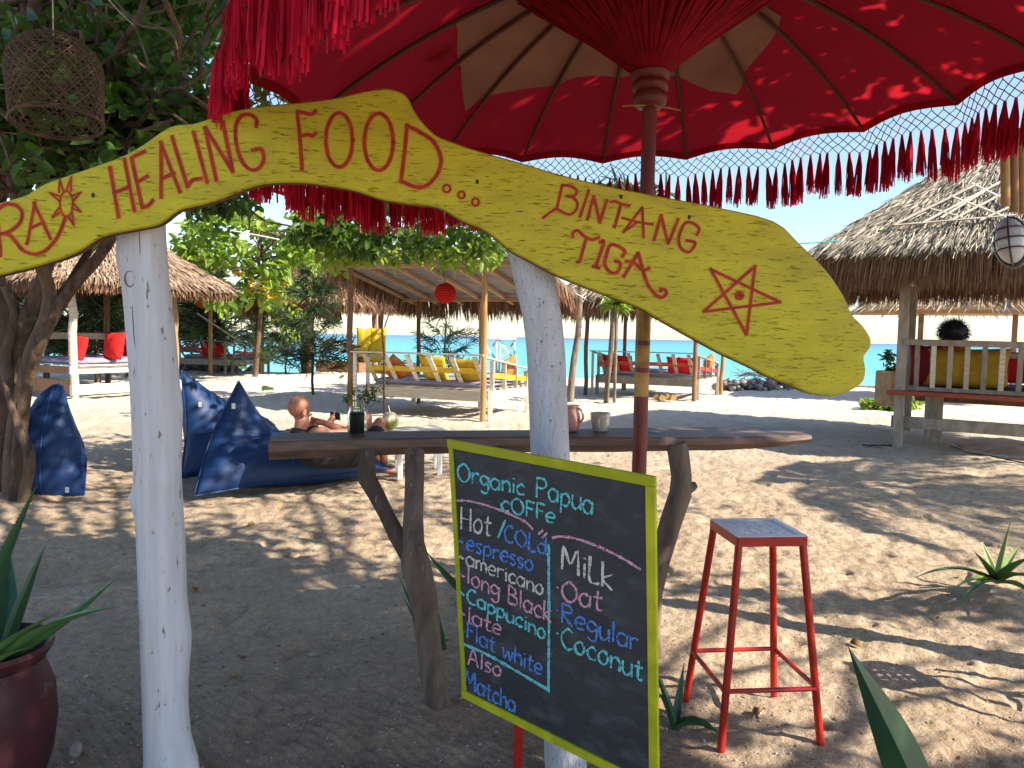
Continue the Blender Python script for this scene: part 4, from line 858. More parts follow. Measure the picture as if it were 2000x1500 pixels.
def build_man():
    # joints from the photograph, each at its own distance
    hd = at(585, 800, 6.55); hip = at(690, 888, 7.25); hip[2] = .36; neck = at(591, 834, 6.55); sh_r = at(628, 852, 6.46); sh_l = at(576, 852, 6.78); chest = at(612, 878, 6.78)
    knee_r = at(742, 826, 7.28); knee_l = at(716, 816, 7.50); foot_r = on(757, 925); foot_r = at(752, 921, 7.75); foot_l = at(733, 905, 8.0)
    t = thing('person', 'bald man in black tank top lying on a navy bean bag with a phone', 'person', np.array([hip[0], hip[1], 0.]))
    f = knee_r-hd; f[2] = 0; f /= np.linalg.norm(f)   # facing direction
    f = np.array([.62, .78, -.12]); f /= np.linalg.norm(f); side = np.cross(f, Z); side /= np.linalg.norm(side); upv = np.cross(side, f)
    m = MB()
    m.ball(hd+upv*.01-f*.012, (.078, .100, .103), 18, 12, upv) if False else None
    def el(c, r, n=16): m.ball(c, r, n, 10, upv)
    # skull: axes via frame (a,b perpendicular to up)
    dd, a_, b_ = frame_from(upv)
    def ell(c, rs, rf, ru, mbx):
        V = []
        for i in range(11):
            th = math.pi*i/10
            for k in range(16):
                p = 2*math.pi*k/16; V.append(c+side*rs*math.sin(th)*math.cos(p)+f*rf*math.sin(th)*math.sin(p)+upv*ru*math.cos(th))
        mbx.add(V, [(i*16+k, (i+1)*16+k, (i+1)*16+(k+1) % 16, i*16+(k+1) % 16) for i in range(10) for k in range(16)], .5)
    ell(hd+upv*.028-f*.012, .084, .106, .100, m); ell(hd-upv*.045+f*.025, .060, .072, .075, m); ell(hd-upv*.085+f*.055, .036, .035, .028, m)
    m.ball(hd+f*.100-upv*.02, (.014, .014, .022), 10, 8, upv); m.ball(hd+f*.085+upv*.022, (.045, .020, .012), 10, 6, upv)
    for s_ in (-1, 1):
        ec = hd+side*.084*s_-upv*.020-f*.010; ell(ec, .020, .024, .038, m); ell(ec+side*.006*s_-upv*.01, .006, .010, .012, m)
    capsule(m, neck+upv*.05-f*.01, neck-upv*.07, .064, .076); capsule(m, neck-upv*.06, chest, .085, .13)
    capsule(m, sh_l, sh_r, .085, .085); capsule(m, chest, hip, .145, .15); capsule(m, (sh_l+sh_r)/2, chest, .13, .15)
    # right arm: shoulder -> elbow at (685,870) -> hand with phone near (650,815)
    el_r = at(705, 868, 6.90); wr_r = at(640, 838, 7.15); el_l = at(655, 845, 7.25); wr_l = at(628, 830, 7.3)
    phone = at(655, 812, 7.25)
    el_r = at(684, 846, 6.66); wr_r = at(630, 825, 6.64)
    capsule(m, sh_r, el_r, .058, .043); capsule(m, el_r, wr_r, .044, .028)
    el_l = at(664, 850, 7.30); wr_l = at(644, 823, 7.24)
    capsule(m, sh_l, el_l, .055, .042); capsule(m, el_l, wr_l, .042, .027)
    capsule(m, hip+side*.10, knee_r, .088, .056); capsule(m, hip-side*.10, knee_l, .088, .056)
    for kn, ft in ((knee_r, foot_r), (knee_l, foot_l)):
        ank = ft+Z*.05; cf = kn+(ank-kn)*.35-f*.02; capsule(m, kn, cf, .052, .055); capsule(m, cf, ank, .055, .034)
        toe = ft+np.array([.16, .10, -.005]); toe[2] = max(.03, ft[2]*.4); capsule(m, ank-Z*.02, toe, .038, .026)
        for q in range(5): capsule(m, toe+side*(q-2)*.014, toe+side*(q-2)*.016+np.array([.04, .025, -.005]), .011-.001*q, .008)
    for wr, thp, tg_ in ((wr_r, 1, hd+f*.10-upv*.09), (wr_l, -1, phone)):
        phone_ = phone; dh = tg_-wr; dh /= np.linalg.norm(dh); palm = wr+dh*.05; capsule(m, wr, palm, .026, .032)
        for q in range(4):
            b = palm+Z*(q-1.5)*.017; k1 = b+dh*.03-f*0.0; capsule(m, b, k1, .0085, .008); capsule(m, k1, k1+(tg_-k1)/np.linalg.norm(tg_-k1)*.025, .008, .007)
        capsule(m, palm+Z*.02, palm+Z*.035+dh*.035-f*.02, .010, .008)
    o = m.build('body', MT['skin'], t); remesh(o, .0062, 2)
    # tank top and shorts
    m = MB(); capsule(m, neck-upv*.085-f*.01, chest, .10, .150); capsule(m, chest, hip, .162, .168); capsule(m, sh_l*.72+sh_r*.28, sh_r*.72+sh_l*.28, .095, .095); o = m.build('tank_top', MT['black_cloth'], t); remesh(o, .011, 3)
    m = MB(); capsule(m, hip-f*.03, hip+f*.05, .175, .165); capsule(m, hip+side*.10, hip+side*.10+(knee_r-hip)*.60, .112, .092); capsule(m, hip-side*.10, hip-side*.10+(knee_l-hip)*.60, .112, .092); o = m.build('shorts', MT['black_cloth'], t); remesh(o, .011, 3)
    # glasses
    m = MB(); gc = hd+f*.098+upv*.012
    for s_ in (-1, 1):
        c = gc+side*.034*s_; m.tube([c+side*.022*math.cos(a)+upv*.017*math.sin(a) for a in np.linspace(0, 6.283, 13)], .0018, 5, cap=False); m.tube([c+side*.022*s_, hd+side*.080*s_+upv*.008-f*.005], .0018, 5)
    m.tube([gc-side*.012, gc+side*.012], .0018, 5); m.build('glasses', MT['steel'], t)
    pt = thing('phone', 'black smartphone in a teal case held up by the man on the bean bag', 'phone', phone)
    m = MB(); pd = side; m.beam(phone-pd*.075, phone+pd*.075, .010, .078, cham=.3); m.build('case', MT['teal'], pt)
    m = MB(); m.beam(phone-pd*.072-f*.0055, phone+pd*.068-f*.0055, .004, .072, cham=.2); m.build('screen', MT['black'], pt)
build_man()
# coconut and the low bench beside the knee
c = at(768, 824, 7.9)
lt = thing('low_bench', 'low pale plank bench with white legs beside the man', 'bench', on(810, 915)*np.array([1, 1, 0]))
pA = at(762, 834, 7.9); zt = pA[2]-.02
a_ = on(770, 845, zt); b_ = on(868, 838, zt); c_ = on(850, 817, zt)
for k in range(3):
    m = MB(); q = (np.array([-.33, .9, 0])*.17)*k; m.beam(a_+q+[0, 0, -.015], b_+q+[0, .0, -.015], .155, .03); m.build('plank', MT['white'] if k == 1 else MT['wood_white'], lt)
for p in (a_+[.06, .02, 0], b_+[-.05, .02, 0], a_+[-.02, .36, 0], b_+[-.12, .36, 0]):
    m = MB(); m.beam((p[0], p[1], -.05), (p[0], p[1], zt-.03), .05, .05); m.build('leg', MT['white'], lt)
cc = at(762, 822, 7.85); cc[2] = zt+.085
t = thing('coconut', 'trimmed young green coconut with a straw on the low bench', 'coconut', cc-[0, 0, .085])
m = MB(); m.ball(cc, (.092, .092, .088), 18, 12); m.build('husk', MT['coconut'], t)
m = MB(); m.lathe([(.094, .01), (.088, .035), (.06, .085), (.035, .098), (0, .098)], cc, 10); m.build('cut_top', MT['coconut_w'], t, smooth=False)
m = MB(); m.tube([cc+[0, 0, .09], cc+[-.02, 0, .17]], .004, 6); m.build('straw', MT['white'], t)

# ------------------------------------------------------------------ thatch, pavilions, daybeds
def thatch_slope(P, n, L, name, parent, mat, lift=.05, w=.016, hang=0.):
    """P = eaveA, eaveB, ridgeB, ridgeA ; straw blades lying down the slope"""
    A, B, C_, D_ = [np.array(p, float) for p in P]; u = RNG.random(n); v = RNG.random(n)
    if hang: v = v*0
    e = A+(B-A)*u[:, None]; r = D_+(C_-D_)*u[:, None]; P0 = e+(r-e)*v[:, None]
    down = (e-r); down /= np.linalg.norm(down, axis=1)[:, None]+1e-6
    nrm = np.cross(B-A, D_-A if np.linalg.norm(D_-A) > .1 else C_-A); nrm /= np.linalg.norm(nrm); nrm = nrm if nrm[2] > 0 else -nrm
    al = (B-A)/np.linalg.norm(B-A)
    if hang:
        d = down*.25+np.array([0, 0, -1.])+al*RNG.normal(size=n)[:, None]*.07; P0 = P0+nrm*RNG.uniform(-.12, .03, n)[:, None]; P0 -= down*RNG.uniform(0, .12, n)[:, None]
    else:
        d = down+al*RNG.normal(size=n)[:, None]*.22+nrm*RNG.normal(size=n)[:, None]*.10; P0 = P0+nrm*RNG.uniform(.0, lift, n)[:, None]
    d /= np.linalg.norm(d, axis=1)[:, None]; Ls = (hang or L)*RNG.uniform(.55, 1.15, n); s = np.cross(d, nrm+RNG.normal(size=(n, 3))*.5); s /= np.linalg.norm(s, axis=1)[:, None]
    W_ = w*RNG.uniform(.6, 1.3, n)/2
    P1 = P0+d*(Ls*.6)[:, None]; P2 = P0+d*Ls[:, None]; P2[:, 2] -= .04*Ls
    V = np.stack([P0-s*W_[:, None], P0+s*W_[:, None], P1+s*W_[:, None], P1-s*W_[:, None], P2+s*.2*W_[:, None], P2-s*.2*W_[:, None]], 1).reshape(-1, 3)
    k = np.arange(n)[:, None]*6; F = np.concatenate([k+[0, 1, 2, 3], k+[3, 2, 4, 5]], 0)
    o = qmesh(name, V, F, mat, parent, var=np.repeat(RNG.random(n), 6)); o['kind'] = 'stuff'; return o
def slab(P, th, name, parent, mat):
    P = [np.array(p, float) for p in P]; k = len(P); V = P+[p-[0, 0, th] for p in P]
    F = [tuple(range(k)), tuple(range(2*k-1, k-1, -1))]+[(i, k+i, k+(i+1) % k, (i+1) % k) for i in range(k)]
    mb = MB(); mb.add(V, F, .5); return mb.build(name, mat, parent, smooth=False)
def axes(deg): a = math.radians(deg); return np.array([math.sin(a), math.cos(a), 0]), np.array([math.cos(a), -math.sin(a), 0])
def daybed(p, deg, L, D, slats, mats, label, rail='paint_yellow', H=1.17, seat=.42, side_right=True, lean=.55, grp='pallet wood daybeds on the beach', nside=4, mattr='mattress'):
    """p near right corner on ground; back runs to the left along -b, sides run away along a"""
    a, b = axes(deg); p = np.array(p, float); p[2] = 0; t = thing('daybed', label, 'daybed', p, grp); w = MT[mats]
    P = lambda s, d, z: p-b*s+a*d+Z*z
    def bm(name, q0, q1, ww, hh, mt=w, up=(0, 0, 1)): m = MB(); m.beam(q0, q1, ww, hh, up=up); return m.build(name, mt, t)
    for s in (.0, L):
        for d in (.35, D): bm('leg', P(s, d, -.05), P(s, d, seat+.10), .09, .09)
    bm('leg', P(0, 0, -.05), P(0, 0, H-.02), .12, .06); bm('leg', P(L, 0, -.05), P(L, 0, H-.02), .12, .06)
    bm('front_beam', P(.05, .28, seat), P(L-.05, .28, seat), .05, .20); bm('front_beam', P(.05, D-.02, seat), P(L-.05, D-.02, seat), .05, .20)
    for s in (.025, L-.025): bm('side_beam', P(s, .32, seat), P(s, D-.06, seat), .045, .18)
    nb = 7
    for k in range(nb):
        d = .36+(D-.5)*k/(nb-1); bm('deck_board', P(.04, d, seat+.115), P(L-.04, d, seat+.115), .12, .02)
    m = MB(); g = lambda x, y, z: P(x, y, z)
    pillow('mattress', [[P(.06, .38, seat+.19), P(L/2, .36, seat+.19), P(L-.06, .38, seat+.19)], [P(.06, D/2+.15, seat+.19), P(L/2, D/2+.15, seat+.19), P(L-.06, D/2+.15, seat+.19)], [P(.06, D-.05, seat+.19), P(L/2, D-.04, seat+.19), P(L-.06, D-.05, seat+.19)]], .065, MT[mattr], t, n=14, pinch=.15, pw=8, wr=.01)
    # leaning back
    for k in range(slats):
        s = .16+(L-.34)*k/(slats-1); bm('slat', P(s, .02, H-.04), P(s, lean, seat+.13), .095, .022, up=a)
    bm('top_rail', P(-.06, -.03, H), P(L+.06, -.03, H), .13, .028)
    q = .52; bm('mid_rail', P(.10, .02+(lean-.02)*q-.028, H-(H-seat-.17)*q), P(L-.10, .02+(lean-.02)*q-.028, H-(H-seat-.17)*q), .02, .10, MT[rail])
    for s, use in ((.0, side_right), (L, True)):
        if not use: continue
        bm('arm_rail', P(s, .02, H-.03), P(s, D+.03, .86), .10, .028)
        bm('mid_rail', P(s, .40, .80), P(s, D-.05, .66), .02, .10, MT[rail])
        for k in range(nside):
            d = .42+(D-.55)*k/(nside-1); zz = H-.05+(.86-H)*(d/D); bm('slat', P(s, d, zz), P(s, d, seat+.08), .022, .085, up=b)
        bm('leg', P(s, D+.02, -.05), P(s, D+.02, .85), .10, .05)
    return t, P, a, b
def pole(name, base, top, r, mat, label, cat='post', group=None, knots=4):
    m = MB(); P = wob(base, top, 8, r*.12); R_ = r*(1+.06*RNG.normal(size=8)); m.tube(P, R_, 10); o = m.build(name, mat, None, np.array(base, float)*[1, 1, 0]); return tag(o, label, cat, group)

# --- centre pavilion
pr = on(937, 824); a, b = axes(23.5); Lc = 2.70; pl = pr-b*Lc
ct = thing('thatched_shelter', 'open beach shelter in the centre with red paper lantern under its tarp lined roof', 'shelter', pr*np.array([1, 1, 0]))
PP = lambda s, d, z: pr*[1, 1, 0]-b*s+a*d+Z*z
for s, d, mt, z in ((-.03, .05, 'bamboo', 2.78), (Lc+.05, .0, 'wood_brown', 2.8), (-.02, 2.45, 'bamboo', 2.3), (Lc, 2.45, 'wood_brown', 2.3), (Lc*.45, 2.5, 'bamboo', 2.3)):
    m = MB(); P0 = PP(s, d, -.05); m.tube(wob(P0, PP(s, d, z), 7, .008), .055 if d < 1 else .045, 10); m.build('post', MT[mt], ct)
E1 = PP(-.75, -.15, 2.86); E2 = PP(Lc+.5, -.15, 2.86); E3 = PP(Lc+.5, 3.0, 2.22); E4 = PP(-.75, 3.0, 2.22)
for q0, q1, w_ in ((PP(-.7, .05, 2.76), PP(Lc+.45, .05, 2.76), .09), (PP(-.7, 2.45, 2.27), PP(Lc+.45, 2.45, 2.27), .08)):
    m = MB(); m.beam(q0, q1, w_, .08); m.build('beam', MT['wood_raw'], ct)
for k in range(7):
    s = -.55+(Lc+.95)*k/6; m = MB(); m.beam(PP(s, -.1, 2.83), PP(s, 2.95, 2.205), .05, .07); m.build('rafter', MT['wood_raw'], ct)
slab([E1+Z*.06, E2+Z*.06, E3+Z*.06, E4+Z*.06], .012, 'tarp', ct, MT['tarp'])
slab([E1+Z*.17, E2+Z*.17, E3+Z*.17, E4+Z*.17], .09, 'roof_base', ct, MT['thatch_base'])
thatch_slope([E4+Z*.17, E3+Z*.17, E2+Z*.17, E1+Z*.17], 2500, .5, 'thatch', ct, MT['thatch'])
thatch_slope([E4+Z*.14, E3+Z*.14, E2+Z*.17, E1+Z*.17], 1500, .5, 'thatch_fringe', ct, MT['thatch_brown'], hang=.46, w=.02)
thatch_slope([E2+Z*.14, E3+Z*.14, E4+Z*.17, E1+Z*.17], 1300, .5, 'thatch_fringe', ct, MT['thatch_brown'], hang=.42, w=.02)
thatch_slope([E1+Z*.14, E4+Z*.14, E3+Z*.17, E2+Z*.17], 900, .5, 'thatch_fringe', ct, MT['thatch_brown'], hang=.30, w=.02)
daybed(PP(.0, .06, 0), 23.5, Lc-.02, 2.15, 6, 'wood_white', 'white slatted daybed with a yellow back rail under the centre shelter', lean=.52)
def lantern(c, r, mat, label, top):
    t = thing('paper_lantern', label, 'lantern', c-[0, 0, r]); m = MB(); n = 26
    prof = [(max(.02, (r*math.sin(math.pi*i/n))*(1+.035*(-1)**i)), -r*.95*math.cos(math.pi*i/n)) for i in range(1, n)]
    m.lathe(prof, c, 24); m.build('shade', mat, t); m = MB(); m.tube([c+Z*r*.9, np.array(top)], .006, 5); m.build('cord', MT['black'], t)
lc = at(870, 573, 14.0); lantern(lc, .205, MT['lantern_r'], 'round red paper lantern hanging in the centre shelter', lc+Z*.55-[.1, 0, 0])
for c, ax, h, w_, mt, lab, tl in ((PP(1.95, .66, .68), b, .50, .55, 'c_orange', 'burnt orange cushion at the left end of the centre daybed', .6), (PP(1.25, .68, .66), b, .58, .55, 'c_yellow', 'yellow green cushion in the middle of the centre daybed', -.1), (PP(.52, .66, .66), b, .52, .62, 'c_mustard', 'mustard cushion at the right end of the centre daybed back', .05), (PP(.18, 1.6, .68), a, .45, .5, 'c_orange', 'orange cushion leaning on the right arm of the centre daybed', .3)):
    cushion(lab, c, ax, h, w_, .10, MT[mt], lean=-.62 if c is not None and 'arm' not in lab else -.2, tilt=tl, group='cushions on the daybeds')
# --- far right shelter
pr2 = on(1352, 783); a2, b2 = axes(28); L2 = 2.75
P2_ = lambda s, d, z: pr2*[1, 1, 0]-b2*s+a2*d+Z*z
ft = thing('thatched_shelter', 'distant beach shelter behind the sign with trunks for posts and a red railed daybed', 'shelter', pr2*np.array([1, 1, 0]))
for s, d, mt in ((-.05, 0, 'wood_brown'), (L2+.1, 0, 'wood_brown'), (-.1, 2.75, 'bamboo'), (L2, 2.7, 'wood_brown')):
    m = MB(); m.tube(wob(P2_(s, d, -.05), P2_(s, d, 2.6), 7, .012), .055, 9); m.build('post', MT[mt], ft)
E = [P2_(-.9, -.8, 2.55), P2_(L2+.9, -.8, 2.55), P2_(L2+.9, 3.4, 2.55), P2_(-.9, 3.4, 2.55)]; rg = [P2_(.9, 1.3, 4.0), P2_(L2-.9, 1.3, 4.0)]
for q in ([E[0], E[1], rg[1], rg[0]], [E[2], E[3], rg[0], rg[1]], [E[1], E[2], rg[1]], [E[3], E[0], rg[0]]):
    slab(q, .06, 'roof_base', ft, MT['thatch_base']); q4 = q if len(q) == 4 else [q[0], q[1], q[2], q[2]]
    thatch_slope(q4, 1500, .5, 'thatch', ft, MT['thatch'], w=.03); thatch_slope(q4, 700, .5, 'thatch_fringe', ft, MT['thatch_brown'], hang=.5, w=.03)
daybed(P2_(.0, .1, 0), 28, L2-.05, 2.55, 7, 'wood_grey', 'weathered daybed with a red back rail under the distant shelter behind the sign', rail='paint_red', lean=.5)
for s, lab in ((2.35, 'left'), (1.95, 'second'), (.62, 'third'), (.30, 'right')):
    cushion(f'red cushion, {lab} of four along the back of the distant red railed daybed' if lab in ('second', 'third') else f'{lab}most red cushion along the back of the distant red railed daybed', P2_(s, .70, .60), b2, .56, .42, .10, MT['c_red'], lean=-.60, tilt=random.uniform(-.1, .1), group='cushions on the daybeds')
cushion('orange cushion on the right arm of the distant daybed beside the sign tip', P2_(.1, 2.0, .7), a2, .42, .42, .12, MT['c_orange'], lean=-.2, tilt=.4, group='cushions on the daybeds')
m = MB()
for k in range(3):
    g = on(1290+k*14, 782); m.tube([g+[-.07, 0, .08], g+[.07, 0.02, .08]], .075, 10)
lg = thing('firewood', 'short cut logs stacked on the sand below the distant daybed', 'logs', on(1300, 783)*np.array([1, 1, 0]))
for k in range(4):
    m = MB(); g = on(1281+k*11, 783+k % 2); m.tube([g+[0, -.10, .09], g+[.02, .16, .09]], .072, 10); m.build('log', MT['bamboo'], lg)
# --- leaning palm/pine trunks in front of it
def small_tree(name, label, base, top, r, crown, mats=('bark_pale', 'pine'), nleaf=1500, size=.3, aspect=.12, fringe=True):
    base = np.array(base, float); base[2] = fl(base[0], base[1])-.05; top = np.array(top, float); t = thing(name, label, 'tree', base*np.array([1, 1, 0]))
    m = MB(); P = wob(base, top, 9, r*.3); m.tube(P, np.linspace(r, r*.6, 9), 10, noise=.06); m.build('trunk', MT[mats[0]], t)
    lm = MB(); C = []
    for k in range(9):
        q = top+RNG.normal(size=3)*np.array(crown)*.6; lm.tube(wob(top-[0, 0, .3*random.random()], q, 5, .06), np.linspace(r*.35, .008, 5), 5); C.append(q)
    lm.build('limb', MT[mats[0]], t)
    leaves('crown', clusters(C, [np.array(crown)*.5]*9, nleaf//9), size, MT[mats[1]], t, flat=.2, aspect=aspect, droop=.5); return t
tr1 = on(1114, 785); tr2 = on(1184, 785)
def tlow(px, py, Y): return at(px, py, Y)
small_tree('beach_tree', 'rough barked leaning tree just right of the speckled white trunk', tr1, at(1150, 420, 17.4), .085, (1.1, 1.0, .6), size=.42)
small_tree('beach_tree', 'thin smooth trunk rising in front of the distant red railed daybed', tr2, at(1212, 430, 17.5), .065, (.9, .9, .6), size=.42)
# pandanus like tuft hanging under the sign
c = at(1205, 592, 17.4); tf = thing('palm_tuft', 'spiky green palm tuft showing just under the yellow sign', 'plant', c*np.array([1, 1, 0]))
m = MB(); m.tube([c*np.array([1, 1, 0]), c], .04, 8); m.build('stem', MT['bark_pale'], tf)
D = RNG.normal(size=(240, 3)); D[:, 2] = np.abs(D[:, 2])*.5-.35; V, F = leaf_arrays(np.tile(c, (240, 1)), D, RNG.uniform(.3, .5, 240), np.full(240, .03)); o = qmesh('fronds', V, F, MT['leaf_lit'], tf, var=np.repeat(RNG.random(240), 6)); o['kind'] = 'stuff'

# --- right pavilion
a3, b3 = axes(31); p3 = on(1752, 872); P3 = lambda s, d, z: p3*[1, 1, 0]+b3*s+a3*d+Z*z
rt = thing('thatched_pavilion', 'large thatched pavilion at right with bamboo lattice on its roof and grey railing', 'pavilion', p3*np.array([1, 1, 0]))
W3, D3 = 2.7, 2.35
for s, d in ((0, 0), (W3, 0), (0, D3), (W3, D3)):
    m = MB(); m.beam(P3(s, d, -.1), P3(s, d, 2.7), .13 if d == 0 else .11, .11, up=a3); m.build('post', MT['wood_grey'], rt)
m = MB(); m.beam(P3(.20, .42, .5), P3(.20, .42, 2.6), .10, .08, up=a3)
for q0, q1 in ((P3(-.15, 0, 2.62), P3(W3+.15, 0, 2.62)), (P3(-.15, D3, 2.60), P3(W3+.15, D3, 2.60)), (P3(0, -.1, 2.52), P3(0, D3+.1, 2.52)), (P3(W3, -.1, 2.52), P3(W3, D3+.1, 2.52))):
    m = MB(); m.beam(q0, q1, .07, .10); m.build('beam', MT['wood_grey'], rt)
ov = 1.12; ez = 2.72; E = [P3(-ov, -ov+.15, ez), P3(W3+ov, -ov+.15, ez), P3(W3+ov, D3+ov, ez), P3(-ov, D3+ov, ez)]; rg = [P3(W3/2-.25, D3/2, 4.55), P3(W3/2+.25, D3/2, 4.55)]
for i, q in enumerate(([E[0], E[1], rg[1], rg[0]], [E[2], E[3], rg[0], rg[1]], [E[1], E[2], rg[1]], [E[3], E[0], rg[0]])):
    slab(q, .10, 'roof_base', rt, MT['thatch_base']); q4 = q if len(q) == 4 else [q[0], q[1], q[2], q[2]]
    thatch_slope(q4, 26000 if i in (0, 3) else 2500, .22, 'thatch', rt, MT['thatch'], w=.014, lift=.11)
    thatch_slope(q4, 6000 if i in (0, 3, 1) else 2000, .4, 'thatch_fringe', rt, MT['thatch_brown'] if i != 0 else MT['thatch_brown'], hang=.46, w=.012)
# lattice of bamboo strips on the near slope
nA = np.cross(E[1]-E[0], rg[0]-E[0]); nA /= np.linalg.norm(nA); nA = nA if nA[2] > 0 else -nA
def roofpt(px, py): return onplane(px, py, E[0]+nA*.15, nA)
for q0, q1 in (((1745, 440), (1985, 420)), ((1748, 438), (1912, 358)), ((1800, 436), (1960, 352)), ((1858, 430), (1990, 362)), ((1838, 425), (1925, 372)), ((1855, 382), (1965, 424)), ((1818, 408), (1880, 424)), ((1898, 358), (1990, 402)), ((1915, 430), (1990, 396))):
    m = MB(); m.beam(roofpt(*q0), roofpt(*q1), .030, .018, up=nA); m.build('lattice_strip', MT['wood_white'], rt)
# railing and deck
rl = thing('railing_bench', 'grey picket railing bench with a red brown plank edge in the right pavilion', 'bench', p3*np.array([1, 1, 0]))
P3r = P3
def rb(name, q0, q1, w_, h_, mt='wood_grey', up=(0, 0, 1)): m = MB(); m.beam(q0, q1, w_, h_, up=up); m.build(name, MT[mt], rl)
rb('top_rail', P3(.03, -.09, 1.53), P3(W3, -.09, 1.50), .06, .085); rb('bottom_rail', P3(.08, .07, .86), P3(W3-.05, .07, .84), .06, .06)
for k in range(12):
    s = .20+k*.205; rb('picket', P3(s, -.04, 1.50), P3(s, .05, .88), .065, .035, 'wood_white' if k % 2 else 'wood_grey', up=a3)
rb('edge_plank', P3(-.16, -.12, .80), P3(W3+.2, -.12, .77), .12, .065, 'paint_brown_red'); rb('lower_beam', P3(-.10, .10, .36), P3(W3+.1, .10, .33), .07, .17)
rb('far_beam', P3(.1, D3, .62), P3(W3, D3, .6), .06, .18, 'wood_brown'); rb('stump', P3(.42, 1.0, -.05), P3(.42, 1.0, .7), .2, .2)
rb('deck', P3(.05, 1.2, .79), P3(W3, 1.2, .77), 2.2, .04, 'wood_brown'); rb('far_rail', P3(.2, D3, 1.32), P3(W3, D3, 1.30), .05, .14, 'wood_grey'); rb('far_rail', P3(.2, D3, 1.40), P3(W3, D3, 1.38), .10, .02, 'paint_red')
rb('far_leg', P3(1.55, D3-.02, .6), P3(1.55, D3-.02, 1.3), .07, .07, 'wood_grey')
mt_ = MB(); pillow('seat_pad', [[P3(.12, .2, .86), P3(1.3, .2, .86), P3(W3-.1, .2, .86)], [P3(.12, .9, .86), P3(1.3, .9, .86), P3(W3-.1, .9, .86)], [P3(.12, 1.7, .86), P3(1.3, 1.7, .86), P3(W3-.1, 1.7, .86)]], .05, MT['mattress_dark'], rl, n=12, pinch=.15, pw=8)
cushion('large mustard cushion behind the railing in the right pavilion', P3(.80, .22, .90), b3, .56, 1.05, .15, MT['c_mustard'], lean=.05, group='cushions on the daybeds')
cushion('dark red cushion just left of the mustard one behind the railing', P3(.30, .28, .90), b3, .60, .42, .12, M('cushion_wine', (.22, .012, .02), (.15, .01, .015), .85, 5), lean=.0, group='cushions on the daybeds')
cushion('bright red cushion at the sea side of the right pavilion', P3(1.62, D3-.15, .9), b3, .4, .5, .13, MT['c_red'], lean=.1, group='cushions on the daybeds')
# seated woman, only hair shows above the rail
hc = at(1862, 648, 11.05)
wt = thing('person', 'person with dark curly hair seated behind the railing facing the sea', 'person', np.array([hc[0], hc[1], .8]))
m = MB(); capsule(m, hc+[0, .02, 0], hc+[0, .03, -.03], .085, .08); capsule(m, hc-[0, 0, .10], hc-[0, 0, .18], .05, .055)
shl, shr = hc+b3*-.17-Z*.25, hc+b3*.17-Z*.25; capsule(m, shl, shr, .06, .06); capsule(m, hc-Z*.26, hc-Z*.55+a3*.03, .12, .13)
hp = hc-Z*.58+a3*.05; capsule(m, hp-b3*.09, hp-b3*.10+a3*.45, .09, .07); capsule(m, hp+b3*.09, hp+b3*.10+a3*.45, .09, .07); capsule(m, shl, shl-Z*.26+a3*.05, .045, .038); capsule(m, shl-Z*.26+a3*.05, shl-Z*.33+a3*.28, .038, .028); capsule(m, shr, shr-Z*.26+a3*.05, .045, .038); capsule(m, shr-Z*.26+a3*.05, shr-Z*.33+a3*.28, .038, .028)
o = m.build('body', MT['skin'], wt); remesh(o, .014, 3)
m = MB(); capsule(m, hc-Z*.28, hc-Z*.55+a3*.03, .13, .14); capsule(m, hp-b3*.05, hp+b3*.05, .13, .13); o = m.build('top', MT['c_red'], wt); remesh(o, .016, 3)
n = 2400; d = RNG.normal(size=(n, 3)); d /= np.linalg.norm(d, axis=1)[:, None]; d[:, 2] = np.where(d[:, 2] < -.2, d[:, 2]*.9, d[:, 2])
m = MB(); m.ball(hc+[0, 0, .0], (.185, .16, .175), 18, 12); ob = m
C0 = hc+d*np.array([.180, .15, .17]); mV = []; mF = []
for i in range(n):
    p = C0[i]; dr = d[i]*.5+RNG.normal(size=3)*.6-[0, 0, .3]; q = [p]
    for j in range(4): dr = dr+RNG.normal(size=3)*.7-[0, 0, .12]; q.append(q[-1]+dr/np.linalg.norm(dr)*.021)
    s_ = RNG.normal(size=3); s_ = s_/np.linalg.norm(s_)*.0028; base = len(mV)
    for x in q: mV += [x-s_, x+s_]
    mF += [[base+2*j, base+2*j+1, base+2*j+3, base+2*j+2] for j in range(4)]
ob.add(np.array(mV), [tuple(f) for f in mF], .5); ob.build('hair', MT['hair'], wt)
# flip flops
ff = thing('flip_flops', 'pair of dark flip flops on the sand by the pavilion post', 'sandals', on(1712, 872)*np.array([1, 1, 0]))
for k in (0, 1):
    g = on(1702+k*24, 873-k*3); g[2] = fl(g[0], g[1])+.022; m = MB(); V = []; nn_ = 16
    for zz in (.012, -.012):
        for i in range(nn_):
            an = 2*math.pi*i/nn_; V.append(g+np.array([.135*math.cos(an), .05*math.sin(an)*(1+.2*math.cos(an)), zz]))
    m.add(V, [tuple(range(nn_)), tuple(range(2*nn_-1, nn_-1, -1))]+[(i, nn_+i, nn_+(i+1) % nn_, (i+1) % nn_) for i in range(nn_)], .3); m.build('sole', MT['black'], ff)
    m = MB(); m.tube([g+[.0, -.045, .012], g+[.05, -.02, .045], g+[.08, 0, .015], g+[.05, .02, .045], g+[.0, .045, .012]], .006, 6); m.build('strap', MT['steel'], ff)
# cable
m = MB(); P = [on(x, y)+Z*.01 for x, y in ((1860, 868), (1890, 885), (1930, 892), (1965, 897), (2010, 902), (2060, 905))]
for p in P: p[2] = fl(p[0], p[1])+.012
m.tube(P, .010, 6); tag(m.build('cable', MT['black'], None, P[0]), 'black cable lying on the sand under the right pavilion', 'cable')

